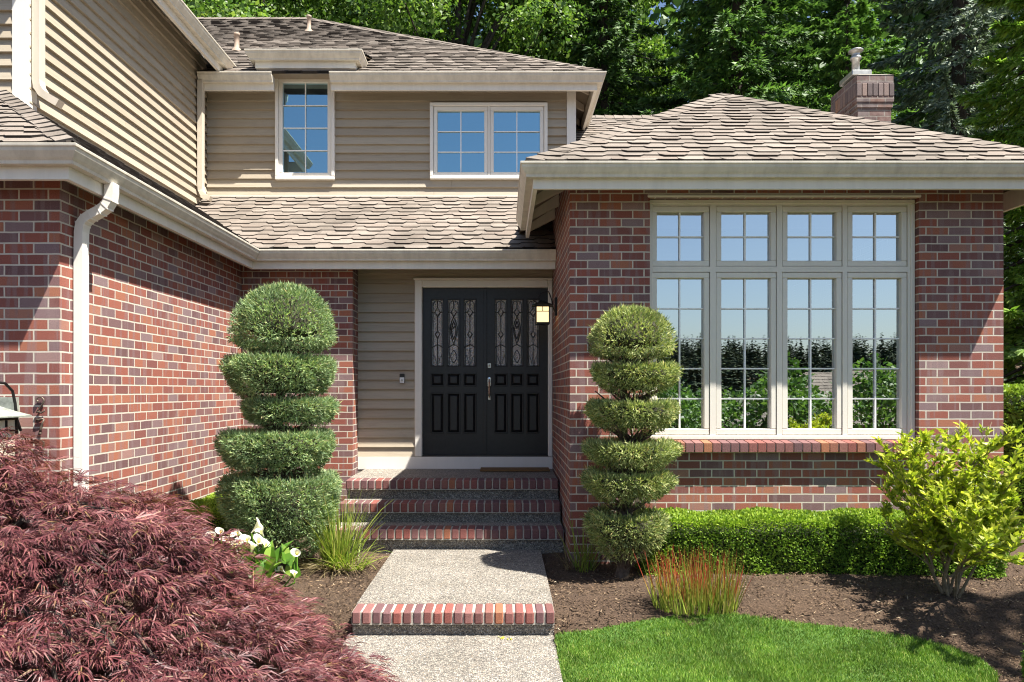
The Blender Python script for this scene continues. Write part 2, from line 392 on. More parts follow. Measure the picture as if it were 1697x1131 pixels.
M['fargreen'] = make_leaf('distant_conifer', [(0, (.018, .034, .014)), (1, (.04, .065, .025))], 0, .9, .1, .4)
M['blade'] = make_leaf('iris_blade', [(0, (.13, .21, .03)), (.5, (.24, .33, .05)), (.85, (.38, .43, .09)), (1, (.40, .33, .14))], .35, .4, 3, .2)
M['blade_dead'] = make_leaf('dry_blade', [(0, (.10, .07, .04)), (1, (.34, .27, .15))], .2, .7, 3, .2)
M['redgrass'] = None
M['lily_leaf'] = make_leaf('lily_leaf', [(0, (.06, .15, .02)), (.6, (.12, .25, .03)), (1, (.28, .40, .07))], .3, .35, 5, .25)
M['petal'] = make_leaf('lily_petal', [(0, (.78, .77, .68)), (1, (.86, .85, .79))], .3, .5, 5, .05)
M['spadix'] = make_plain('spadix_yellow', (.7, .5, .06), .6)
M['mulchchip'] = make_leaf('bark_chip', [(0, (.026, .016, .010)), (.5, (.088, .055, .035)), (.87, (.165, .108, .072)), (.985, (.30, .215, .15)), (1, (.5, .42, .33))], 0, .95, 1.5, .25)
M['asphalt'] = make_plain('asphalt', (.05, .05, .052), .95, 0, .3, 60, .4)
M['yellowleaf'] = make_leaf('fallen_leaf', [(0, (.5, .42, .05)), (1, (.6, .55, .1))], .3, .5, 5, .1)
def make_redgrass():
    m, nt, bs, out = mat('red_grass_blade')
    g = nt.nodes.new('ShaderNodeNewGeometry'); at = nt.nodes.new('ShaderNodeAttribute'); at.attribute_name = 'tip'
    low = ramp(nt, g.outputs['Random Per Island'], [(0, (.15, .25, .03)), (.6, (.30, .36, .05)), (1, (.42, .36, .10))])
    f = mathn(nt, 'MULTIPLY', at.outputs['Fac'], 1.0, True)
    c = mix(nt, low, (.36, .035, .025), f); nt.links.new(c, bs.inputs['Base Color']); bs.inputs['Roughness'].default_value = .45
    t = nt.nodes.new('ShaderNodeBsdfTranslucent'); nt.links.new(c, t.inputs[0]); ms = nt.nodes.new('ShaderNodeMixShader'); ms.inputs[0].default_value = .35
    nt.links.new(bs.outputs[0], ms.inputs[1]); nt.links.new(t.outputs[0], ms.inputs[2]); nt.links.new(ms.outputs[0], out.inputs[0]); return m
M['redgrass'] = make_redgrass()

# ------------------------------------------------------------------ world, sun, camera
w = bpy.data.worlds.new('World'); sc.world = w; w.use_nodes = True
wn = w.node_tree; bg = wn.nodes['Background']; sky = wn.nodes.new('ShaderNodeTexSky'); sky.sky_type = 'NISHITA'; sky.sun_disc = False
sky.sun_elevation = math.asin(SUN.z); sky.sun_rotation = math.atan2(SUN.x, SUN.y)
sky.air_density = 1.0; sky.dust_density = 1.3; sky.ozone_density = 2.2
wn.links.new(sky.outputs[0], bg.inputs[0]); bg.inputs[1].default_value = .063
sl = bpy.data.lights.new('sun', 'SUN'); sl.energy = 5.0; sl.angle = R(.5); sl.color = (1, .95, .86)
so = bpy.data.objects.new('sun', sl); COL.objects.link(so); so.rotation_euler = (-SUN).to_track_quat('-Z', 'Y').to_euler(); so.location = (8, -6, 20)
cd = bpy.data.cameras.new('camera'); co = bpy.data.objects.new('camera', cd); COL.objects.link(co); sc.camera = co
co.location = (0, 0, 1.535); co.rotation_euler = (R(90), 0, 0)
cd.sensor_width = 36; cd.lens = 1210 / 1697 * 36; cd.shift_x = (848.5 - 834) / 1697; cd.shift_y = (647 - 565.5) / 1697
cd.clip_start = .05; cd.clip_end = 2000
sc.view_settings.view_transform = 'Standard'; sc.view_settings.look = 'None'; sc.view_settings.gamma = 1; sc.view_settings.exposure = 1.47
sc.cycles.max_bounces = 8; sc.cycles.transparent_max_bounces = 12; sc.cycles.use_denoising = True; sc.cycles.denoising_prefilter = 'ACCURATE'; sc.cycles.filter_width = 1.1
sc.cycles.sample_clamp_indirect = 6

# ------------------------------------------------------------------ roof / wall builders
def clip_poly(poly, a, b):
    """keep the part of poly on the left of a->b"""
    out = []
    for i in range(len(poly)):
        p, q = poly[i], poly[(i + 1) % len(poly)]
        sp = (b[0]-a[0])*(p[1]-a[1]) - (b[1]-a[1])*(p[0]-a[0]); sq = (b[0]-a[0])*(q[1]-a[1]) - (b[1]-a[1])*(q[0]-a[0])
        if sp >= 0: out.append(p)
        if sp * sq < 0:
            t = sp / (sp - sq); out.append((p[0] + t * (q[0]-p[0]), p[1] + t * (q[1]-p[1])))
    return out
def roof_plane(mb, deck, pts3, eave_dir, up, expo=.138, first=None):
    """pts3: convex roof polygon, first point on the eave; shingle courses clipped to it"""
    pts3 = [Vector(p) - Vector((0, 0, .03)) for p in pts3]; o = pts3[0]; u = Vector(eave_dir).normalized(); v = Vector(up).normalized(); n = u.cross(v)
    if n.z < 0: n = -n
    poly = [((Vector(p) - o).dot(u), (Vector(p) - o).dot(v)) for p in pts3]
    area = sum(poly[i][0]*poly[(i+1)%len(poly)][1] - poly[(i+1)%len(poly)][0]*poly[i][1] for i in range(len(poly)))
    if area < 0: poly = poly[::-1]
    deck.poly([o + u*a + v*b - n*.012 for a, b in poly])
    umin = min(p[0] for p in poly); umax = max(p[0] for p in poly); vmax = max(p[1] for p in poly)
    def piece(shape, v0, ln, h):
        for i in range(len(poly)):
            shape = clip_poly(shape, poly[i], poly[(i+1) % len(poly)])
            if len(shape) < 3: return
        k = len(shape)
        top = [o + u*a + v*b + n*(h * max(0, 1 - (b - v0)/ln) + .003) for a, b in shape]; bot = [o + u*a + v*b - n*.008 for a, b in shape]
        mb.add(top + bot, [tuple(range(k))]); mb.add(top + bot, [(i, i + k, (i+1) % k + k, (i+1) % k) for i in range(k)], 1)
    row = 0; v0 = 0.0
    while v0 < vmax:
        a = umin - random.uniform(0, .4)
        while a < umax:                                     # under layer in long strips
            wd = random.uniform(.45, .9); piece([(a, v0 + .052), (a + wd, v0 + .052), (a + wd, v0 + expo + .09), (a, v0 + expo + .09)], v0 + .05, expo + .1, .016); a += wd
        a = umin - random.uniform(0, .4)
        while a < umax:                                     # laminated tabs with slanted shoulders
            wd = random.uniform(.13, .22); s_ = random.uniform(.03, .046); dv = random.uniform(-.005, .005)
            piece([(a, v0 + dv), (a + wd, v0 + dv), (a + wd + s_, v0 + .056), (a + wd + s_, v0 + expo + .07), (a - s_, v0 + expo + .07), (a - s_, v0 + .056)], v0 + dv, expo + .09, .024 + random.uniform(-.003, .004))
            a += wd + 2*s_ + random.uniform(.09, .17)
        row += 1; v0 += expo
def hip_caps(mb, p0, p1, la, lb, wd=.15, step=.15):
    """folded cap shingles along a ridge/hip from low p0 to high p1; la, lb = side directions"""
    p0 = Vector(p0) - Vector((0, 0, .026)); p1 = Vector(p1) - Vector((0, 0, .026)); d = (p1 - p0); L = d.length; d.normalize(); la = Vector(la).normalized(); lb = Vector(lb).normalized()
    k = 0; t = 0
    while t < L - .05:
        a = p0 + d*t; b = p0 + d*min(L, t + step*1.7); up = Vector((0, 0, 1)); h0 = .036 + random.uniform(-.003, .003); h1 = .018; w_ = wd + random.uniform(-.01, .01)
        vs = [a + la*w_ + up*(h0 - .01), a + up*(h0 + .012), a + lb*w_ + up*(h0 - .01), b + la*w_ + up*h1, b + up*(h1 + .012), b + lb*w_ + up*h1]
        lo = [q - up*.02 for q in vs]
        mb.add(vs + lo, [(0, 1, 4, 3), (1, 2, 5, 4), (0, 6, 7, 1), (1, 7, 8, 2), (0, 3, 9, 6), (2, 8, 11, 5)]) if False else (mb.add(vs, [(0, 1, 4, 3), (1, 2, 5, 4)]), mb.add(vs + lo, [(0, 6, 7, 1), (1, 7, 8, 2), (0, 3, 9, 6), (2, 8, 11, 5)], 1)); t += step
def sweep_path(mb, path, prof, z, closed_ends=True):
    """extrude profile (inward offset, dz) along an XY path; inward is the left of travel"""
    n = len(path); rings = []
    for i, p in enumerate(path):
        p = Vector(p)
        def ln(a, b): d = (Vector(b) - Vector(a)).normalized(); return Vector((-d.y, d.x))
        if i == 0: m = ln(path[0], path[1])
        elif i == n - 1: m = ln(path[-2], path[-1])
        else:
            n1 = ln(path[i-1], p); n2 = ln(p, path[i+1]); m = (n1 + n2); m = m / max(.2, m.dot(n1))
        rings.append([(p.x + m.x*o, p.y + m.y*o, z + dz) for o, dz in prof])
    k = len(prof); vs = [q for r_ in rings for q in r_]; fs = []
    for i in range(n - 1):
        for j in range(k): fs.append((i*k + j, (i+1)*k + j, (i+1)*k + (j+1) % k, i*k + (j+1) % k))
    fs += [tuple(range(k)), tuple((n-1)*k + j for j in range(k))[::-1]]
    mb.add(vs, fs)
GUT = [(0, .0), (-.004, -.004), (-.002, -.018), (.006, -.022), (.01, -.045), (.03, -.08), (.045, -.10), (.048, -.12), (.105, -.12), (.105, -.004), (.098, -.004), (.098, -.03), (.012, -.03), (.012, -.0)]
FAS = [(.107, -.03), (.107, -.205), (.145, -.205), (.145, -.03)]
def rects_minus(a0, a1, z0, z1, ops):
    xs = sorted({a0, a1, *[min(max(x, a0), a1) for o in ops for x in o[:2]]}); zs = sorted({z0, z1, *[min(max(x, z0), z1) for o in ops for x in o[2:]]})
    out = []
    for j in range(len(zs) - 1):
        zb, zt = zs[j], zs[j+1]; run = None
        for i in range(len(xs) - 1):
            xm = (xs[i] + xs[i+1]) / 2; zm = (zb + zt) / 2
            solid = not any(o[0] < xm < o[1] and o[2] < zm < o[3] for o in ops)
            if solid:
                if run and abs(run[1] - xs[i]) < 1e-9: run[1] = xs[i+1]
                else:
                    if run: out.append((run[0], run[1], zb, zt))
                    run = [xs[i], xs[i+1]]
        if run: out.append((run[0], run[1], zb, zt))
    return out
def siding(mb, axis, plane, sgn, a0, a1, z0, z1, ops=(), expo=.117, lap=.03):
    """lapped clapboards; axis 'x' = boards run along x on a plane y=plane, facing sgn"""
    k = 0; z = z0
    while z < z1 - .01:
        zt = min(z + expo, z1)
        for (b0, b1, p0, p1) in rects_minus(a0, a1, z, zt, ops):
            cuts = [b0]; L = random.uniform(1.2, 3.6)
            while cuts[-1] + L < b1 - .5: cuts.append(cuts[-1] + L); L = random.uniform(2.0, 3.6)
            cuts.append(b1)
            for c0, c1 in zip(cuts[:-1], cuts[1:]):
                c1 = c1 - (.003 if c1 < b1 else 0)
                th = lambda q: .006 + lap * (1 - (q - z) / expo) + random.uniform(0, .0006)
                t0, t1 = th(p0), th(p1)
                P_ = lambda a, off, zz: (a, plane + sgn*off, zz) if axis == 'x' else (plane + sgn*off, a, zz)
                vs = [P_(c0, 0, p0), P_(c1, 0, p0), P_(c1, t0, p0), P_(c0, t0, p0), P_(c0, 0, p1), P_(c1, 0, p1), P_(c1, t1, p1), P_(c0, t1, p1)]
                mb.add(vs, [(0,3,2,1),(4,5,6,7),(0,1,5,4),(1,2,6,5),(2,3,7,6),(3,0,4,7)])
        z += expo
# ------------------------------------------------------------------ the house
H = empty('house', (0, 8.0, 0), 'two storey red brick and tan clapboard house with brown shingle hip roofs', 'house')
zE, zW, zM, zU, zB = 3.13, 3.459, 5.70, 5.92, 5.977
# brick walls
b = MB(); b.box((-7.5, 5.06, -.4), (-3.075, 5.30, 3.24)); b.box((-3.315, 5.302, -.4), (-3.077, 8.9, 3.24)); b.build('garage_brick_wall', M['brick'], H)
b = MB(); b.box((-3.074, 8.58, -.4), (-1.77, 9.0, 3.22)); b.build('entry_brick_pier', M['brick'], H)
WX0, WX1, WZ0, WZ1 = 1.32, 3.745, 1.085, 3.269
b = MB()
for (x0, x1, z0, z1) in rects_minus(.6, 4.505, -.4, 3.62, [(WX0, WX1, WZ0 - .07, WZ1)]): b.box((x0, 6.576, z0), (x1, 6.80, z1))
b.box((.602, 6.802, -.4), (.80, 11.0, 3.62)); b.box((4.30, 6.802, -.4), (4.503, 11.0, 3.62)); b.build('wing_brick_wall', M['brick_side'], H)
# window sill of rowlock bricks
b = MB(); m_ = MB(); x = WX0 - .02; nb = 31; st = (WX1 + .04 - WX0 + .02) / nb
m_.add([(WX0 - .02, 6.50, 1.0), (WX1 + .02, 6.50, 1.0), (WX1 + .02, 6.66, 1.0), (WX0 - .02, 6.66, 1.0), (WX0 - .02, 6.50, 1.055), (WX1 + .02, 6.50, 1.055), (WX1 + .02, 6.66, 1.078), (WX0 - .02, 6.66, 1.078)], [(0,3,2,1),(4,5,6,7),(0,1,5,4),(1,2,6,5),(2,3,7,6),(3,0,4,7)])
for i in range(nb):
    xa = x + i*st + .005; xb = x + (i+1)*st - .005; j = random.uniform(-.003, .003)
    b.add([(xa, 6.488+j, .985), (xb, 6.488+j, .985), (xb, 6.66, .99), (xa, 6.66, .99), (xa, 6.488+j, 1.064), (xb, 6.488+j, 1.064), (xb, 6.66, 1.086), (xa, 6.66, 1.086)], [(0,3,2,1),(4,5,6,7),(0,1,5,4),(1,2,6,5),(2,3,7,6),(3,0,4,7)])
sill = b.build('brick_sill', M['rowlock'], H); m_.build('mortar_bed', M['mortar'], sill)
# siding walls
EW = [(-1.075, .5999, .50, 2.885)]
b = MB(); siding(b, 'x', 8.9, -1, -1.768, .598, .727, 3.2, EW); b.box((-1.768, 8.902, .3), (-1.075, 9.0, 3.2)); b.box((-1.074, 8.902, 2.88), (.598, 9.0, 3.2)); b.build('entry_siding', M['siding'], H)
b = MB(); siding(b, 'y', -4.05, 1, 6.192, 9.93, 3.86, 6.0); b.box((-4.17, 6.30, 3.6), (-4.052, 9.93, 6.0)); b.build('upper_garage_side_siding', M['siding'], H)
b = MB(); siding(b, 'x', 6.19, -1, -7.5, -4.14, 4.04, 6.0); b.box((-7.5, 6.192, 3.8), (-4.053, 6.298, 6.0)); b.build('upper_garage_front_siding', M['siding'], H)
UO = [(-3.06, -2.315, 4.40, 5.78), (-.965, .572, 4.42, 5.40)]
b = MB(); siding(b, 'x', 9.93, -1, -4.02, .86, 4.17, 5.86, UO)
for (x0, x1, z0, z1) in rects_minus(-4.045, .948, 3.9, 5.88, UO): b.box((x0, 9.932, z0), (x1, 10.05, z1))
siding(b, 'y', .95, 1, 10.02, 13.5, 4.17, 5.9); b.box((.83, 10.052, 3.9), (.948, 13.5, 5.9)); b.build('upper_main_siding', M['siding'], H)
b = MB(); b.box((-4.14, 6.155, 3.84), (-4.018, 6.19, 6.0)); b.box((-4.049, 6.191, 3.84), (-4.0185, 6.29, 6.0)); b.build('corner_board', M['trim'], H)
b = MB(); b.box((.862, 9.89, 4.15), (.985, 9.929, 5.6)); b.box((.951, 9.93, 4.15), (.9845, 10.02, 5.6)); b.build('corner_board', M['trim'], H)
# flashing and trim at the foot of the upper wall
b = MB(); b.box((-4.0, 9.875, 4.135), (1.0, 9.925, 4.168)); b.build('flashing', M['fascia'], H)

# roofs
rf = MB(); dk = MB(); up_y = (0, 1, P); up_mx = (-1, 0, P); up_px = (1, 0, P)
d0 = .045
def zy(y, y0, z0): return z0 + P*(y - y0)
# garage skirt: front, side; entry
e = d0
roof_plane(rf, dk, [(-7.5, 4.705+e, zE+P*e), (-2.757-e, 4.705+e, zE+P*e), (-4.28, 6.228, zE+P*1.523), (-7.5, 6.228, zE+P*1.523)], (1, 0, 0), up_y)
roof_plane(rf, dk, [(-2.757-e, 4.705+e, zE+P*e), (-2.757-e, 8.257+e, zE+P*e), (-4.05, 9.55, zE+P*1.293), (-4.05, 5.998, zE+P*1.293)], (0, 1, 0), up_mx)
roof_plane(rf, dk, [(-2.757-e, 8.257+e, zE+P*e), (.6, 8.257+e, zE+P*e), (.6, 9.93, zE+P*1.673), (-4.43, 9.93, zE+P*1.673)], (1, 0, 0), up_y)
roof_plane(rf, dk, [(.6, 8.9, zE+P*.643), (1.3, 8.9, zE+P*.643), (1.3, 9.93, zE+P*1.673), (.6, 9.93, zE+P*1.673)], (1, 0, 0), up_y)
hip_caps(rf, (-2.80, 4.75, zE+.03), (-4.24, 6.19, zE+P*1.485+.0), (-1, 0, .0), (0, 1, .0), .12)
rf.build('lower_roof', SH, H); dk.build('lower_roof_deck', M['deck'], H)
# wing
rf = MB(); dk = MB()
A = (2.55, 8.528, zW + P*2.402)
roof_plane(rf, dk, [(.147+e, 6.126+e, zW+P*e), (4.95-e, 6.126+e, zW+P*e), (2.58, 8.5, zW+P*2.372), (2.52, 8.5, zW+P*2.372)], (1, 0, 0), up_y)
roof_plane(rf, dk, [(.147+e, 6.126+e, zW+P*e), (2.549, 8.528, zW+P*2.402), (2.549, 12.0, zW+P*2.402), (.147+e, 12.0, zW+P*e)], (0, 1, 0), up_px)
roof_plane(rf, dk, [(4.95-e, 6.126+e, zW+P*e), (4.95-e, 12.0, zW+P*e), (2.551, 12.0, zW+P*2.402), (2.551, 8.528, zW+P*2.402)], (0, 1, 0), up_mx)
hip_caps(rf, (.19, 6.17, zW+P*.043-.008), A, (1, 0, .0), (0, 1, .0), .16, .16); hip_caps(rf, (4.90, 6.17, zW+P*.043-.008), A, (-1, 0, .0), (0, 1, .0), .16, .16); hip_caps(rf, A, (2.55, 12, A[2]), (1, 0, -P), (-1, 0, -P), .14)
rf.build('wing_roof', SH, H); dk.build('wing_roof_deck', M['deck'], H)
# roof behind the wing
rf = MB(); dk = MB()
roof_plane(rf, dk, [(.95, 8.9, 6.0-P*3), (3.0, 8.9, 6.0-P*3), (3.0, 11.9, 6.0), (.95, 11.9, 6.0)], (1, 0, 0), up_y)
hip_caps(rf, (.9, 11.9, 6.0), (3.0, 11.9, 6.0), (0, -1, -P), (0, 1, -P), .13)
rf.build('rear_roof', SH, H); dk.add([(3.0, 8.9, 4.08), (3.0, 11.9, 6.0), (3.0, 14.9, 4.08), (.95, 14.9, 4.08), (.95, 11.9, 6.0)], [(0, 1, 2), (1, 4, 3, 2)]); dk.build('rear_roof_deck', M['deck'], H)
# main roof
rf = MB(); dk = MB()
zr = zM + P*5.32
roof_plane(rf, dk, [(-3.70, 9.53+e, zM+P*e), (1.347-e, 9.53+e, zM+P*e), (-3.973, 14.85, zr), (-8.585, 14.85, zr)], (1, 0, 0), up_y)
roof_plane(rf, dk, [(-4.0, 9.53+e, zM+P*e), (-3.70, 9.53+e, zM+P*e), (-3.9, 9.75, zM+P*.22), (-4.0, 9.75, zM+P*.22)], (1, 0, 0), up_y)
dk.add([(1.347-e, 9.53+e, zM+P*e), (-3.973, 14.85, zr), (1.347-e, 20.1, zM), (-8.585, 14.85, zr), (-8.585, 20.1, zM)], [(0, 2, 1), (1, 2, 4, 3)])
hip_caps(rf, (1.30, 9.577, zM+P*.047-.008), (-3.973, 14.85, zr), (-1, 0, .0), (0, 1, .0), .14); hip_caps(rf, (-3.973, 14.85, zr), (-8.6, 14.85, zr), (0, -1, -P), (0, 1, -P), .13)
rf.build('main_roof', SH, H); dk.build('main_roof_deck', M['deck'], H)
# raised eave above the tall window
rf = MB(); dk = MB(); q = 1/.29*.30
roof_plane(rf, dk, [(-3.33, 9.5+e, zB+.35*e), (-1.88, 9.5+e, zB+.35*e), (-1.88, 10.55, zB+.35*1.05), (-3.33, 10.55, zB+.35*1.05)], (1, 0, 0), (0, 1, .35))
dk.box((-3.25, 9.62, 5.74), (-1.95, 9.93, 5.90)); dk.box((-3.32, 9.60, 5.90), (-1.89, 9.70, zB+.03))
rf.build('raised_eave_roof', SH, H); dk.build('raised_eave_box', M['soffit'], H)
# garage upper roof (seen from below)
dk = MB(); dk.poly([(-3.65, 5.8, zU+.02), (-3.65, 9.874, zU+.02), (-9, 15.2, zU+.02+P*5.35), (-9, 5.8, zU+.02+P*5.35)]); dk.build('upper_garage_roof', M['shingle'], H)

# eaves: gutters (with fascia as sub-part), soffits, rafters
def eave(path, z, nm='gutter'):
    g = MB(); sweep_path(g, path, GUT, z); go = g.build(nm, M['gutter'], H)
    f = MB(); sweep_path(f, path, FAS, z); f.build('fascia', M['fascia'], go); return go
eave([(-7.5, 4.705), (-2.757, 4.705), (-2.757, 8.257), (.597, 8.257)], zE)
eave([(.147, 8.24), (.147, 6.126), (4.95, 6.126), (4.95, 11.5)], zW)
eave([(-7.5, 5.75), (-3.609, 5.75), (-3.609, 9.90)], zU)
eave([(-4.0, 9.53), (-3.03, 9.53)], zM); eave([(-2.275, 9.53), (1.347, 9.53), (1.347, 13.0)], zM)
eave([(-3.37, 9.92), (-3.37, 9.5), (-1.84, 9.5), (-1.84, 9.92)], zB)
# sloping open soffits with rafters: wing sides, main right side, upper garage
def open_soffit(x_out, x_in, y0, y1, z, nm):
    s_ = 1 if x_in > x_out else -1; b = MB(); r_ = MB()
    zo = z - .055; L = abs(x_in - x_out)
    b.poly([(x_out, y0, zo), (x_out, y1, zo), (x_in, y1, zo + P*L), (x_in, y0 + L + .06, zo + P*L)])
    sof = b.build(nm, M['soffit'], H)
    y = y0 + .5
    while y < y1:
        xo = x_out + s_*.12
        vs = []; r_ = MB()
        for yy in (y - .02, y + .02): vs += [(xo, yy, zo + P*.12 - .10), (x_in, yy, zo + P*L - .14), (x_in, yy, zo + P*L - .01), (xo, yy, zo + P*.12 - .01)]
        r_.add(vs, [(0,1,2,3),(7,6,5,4),(0,4,5,1),(1,5,6,2),(2,6,7,3),(3,7,4,0)]); y += .6; r_.build('rafter', M['rafter'], sof)
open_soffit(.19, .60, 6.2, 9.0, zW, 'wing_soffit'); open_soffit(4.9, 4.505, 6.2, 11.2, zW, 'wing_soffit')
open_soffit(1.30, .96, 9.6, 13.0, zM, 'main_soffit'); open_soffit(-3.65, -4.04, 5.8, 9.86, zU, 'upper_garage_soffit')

# downspouts
def downspout(pts, nm='downspout', straps=()):
    b = MB(); dirs = []
    for i, p in enumerate(pts):
        t = (Vector(pts[min(i+1, len(pts)-1)]) - Vector(pts[max(i-1, 0)])).normalized()
        a = Vector((0, 1, 0)); c = a.cross(t); dirs.append((a, c))
    b.rectsweep(pts, .085, .062, dirs)
    for z in straps: pass
    return b, dirs
def arc(p, a0, a1, r_, n=6):
    return [(p[0] + r_*math.cos(a0 + (a1-a0)*i/n), p[1], p[2] + r_*math.sin(a0 + (a1-a0)*i/n)) for i in range(n+1)]
pts = [(-2.815, 5.25, 3.02)] + [(-2.815, 5.25, 2.955), (-2.822, 5.25, 2.90), (-2.85, 5.25, 2.855), (-2.89, 5.25, 2.825), (-2.955, 5.25, 2.79), (-2.995, 5.25, 2.765), (-3.023, 5.25, 2.725), (-3.032, 5.25, 2.67), (-3.034, 5.25, 2.5), (-3.034, 5.25, .1)]
b, _ = downspout(pts)
for yy in (5.225, 5.25, 5.275): b.box((-3.0035, yy - .004, .1), (-2.9995, yy + .004, 2.6))
for i in range(2, 8):
    p = Vector(pts[i]); b.rectsweep([p - Vector((0, 0, .006)), p + Vector((0, 0, .006))], .091, .068, [_[i], _[i]])
b.build('downspout', M['trim'], H)
pts = [(-3.975, 9.60, 5.60), (-3.975, 9.60, 4.22), (-3.968, 9.60, 4.16), (-3.94, 9.59, 4.105), (-3.88, 9.575, 4.06), (-3.83, 9.565, 4.04)]
b, _ = downspout(pts); b.build('downspout', M['rafter'], H)
pts = [(-3.975, 6.245, 6.0), (-3.975, 6.245, 4.18), (-3.965, 6.245, 4.12), (-3.93, 6.245, 4.065), (-3.86, 6.245, 4.02), (-3.79, 6.245, 3.98)]
b, _ = downspout(pts); b.build('downspout', M['rafter'], H)

# windows: thing part > frame, muntin grilles, panes
def window_unit(name, x0, x1, z0, z1, yf, cells, frame_m, glass_m, mull=.05, sash=.055, depth=.09, label=None, casing=0.045, proud=.045):
    """cells: list of (xa,xb,za,zb,ncol,nrow) sash outer bounds"""
    fr = MB(); c = casing
    for (a, b_, s, t) in ((x0, x1, z1-c, z1), (x0, x1, z0, z0+c), (x0, x0+c, z0+c, z1-c), (x1-c, x1, z0+c, z1-c)): fr.rbox((a, yf-proud, s), (b_, yf+depth, t), .006)
    win = fr.build(name, frame_m, H)
    if label: win['label'] = label
    ml = MB()
    for (a, b_, s, t) in rects_minus(x0+c, x1-c, z0+c, z1-c, [(q[0], q[1], q[2], q[3]) for q in cells]): ml.box((a+.0005, yf-proud+.012, s), (b_-.0005, yf+depth-.01, t))
    ml.build('mullion', frame_m, win)
    sa = MB(); gr = MB()
    for (a, b_, s, t, nc, nr) in cells:
        sw = sash
        for (p, q_, u, v) in ((a, b_, t-sw, t), (a, b_, s, s+sw), (a, a+sw, s+sw, t-sw), (b_-sw, b_, s+sw, t-sw)): sa.rbox((p+.003, yf-proud+.018, u+.003 if u == s else u), (q_-.003, yf+.05, v-.003 if v == t else v), .005)
        ga, gb, gs, gt = a+sw, b_-sw, s+sw, t-sw
        for i in range(1, nc): x = ga + (gb-ga)*i/nc; gr.box((x-.0065, yf-.002, gs+.001), (x+.0065, yf+.012, gt-.001))
        for j in range(1, nr):
            z = gs + (gt-gs)*j/nr
            for i in range(nc):
                xa = ga + (gb-ga)*i/nc + (.0066 if i else .001); xb = ga + (gb-ga)*(i+1)/nc - (.0066 if i < nc-1 else .001); gr.box((xa, yf-.001, z-.0062), (xb, yf+.011, z+.0062))
    sa.build('sash', frame_m, win); gr.build('grille', M['muntin'], win)
    for (a, b_, s, t, nc, nr) in cells:
        g = MB(); tw = random.uniform(-.0028, .0028); tz = random.uniform(-.0028, .0028); sw = sash - .004
        g.add([(a+sw, yf+.016+tw, s+sw), (b_-sw, yf+.016-tw, s+sw), (b_-sw, yf+.016-tw+tz, t-sw), (a+sw, yf+.016+tw+tz, t-sw)], [(0, 1, 2, 3)]); g.build('pane', glass_m, win)
    return win
X = lambda px, s=184: (px - 834)/s
cells = []
for (pa, pb) in ((1082, 1180), (1190, 1292), (1301, 1402), (1410, 1511)):
    cells.append((X(pa), X(pb), 1.535+(647-440)/184, 1.535+(647-338)/184, 2, 2)); cells.append((X(pa), X(pb), 1.535-(722-647)/184, 1.535+(647-449)/184, 2, 5))
window_unit('front_window', WX0, WX1 - .002, WZ0, WZ1 - .002, 6.68, cells, M['winframe'], M['glass'], label='large cream framed window of eight gridded panes', casing=.04, proud=.05)
b = MB(); b.rbox((WX0 - .02, 6.57, WZ1+.002), (WX1 + .02, 6.66, WZ1 + .03), .006); b.build('window_head_drip', M['trim'], H)
s2 = 121.85; X2 = lambda px: (px - 834)/s2; Z2 = lambda py: 1.535 + (647-py)/s2
window_unit('upper_window', X2(458), X2(556), Z2(300), Z2(127), 9.905, [(X2(463.5), X2(550.5), Z2(295), Z2(132.5), 2, 4)], M['trim'], M['glass_up'], label='tall narrow upstairs window with eight lights')
window_unit('upper_window', X2(713), X2(907), Z2(299), Z2(173), 9.905, [(X2(719), X2(809), Z2(294), Z2(179), 2, 3), (X2(812), X2(901), Z2(294), Z2(179), 2, 3)], M['trim'], M['glass_up'], label='paired upstairs casement window with six lights in each sash')

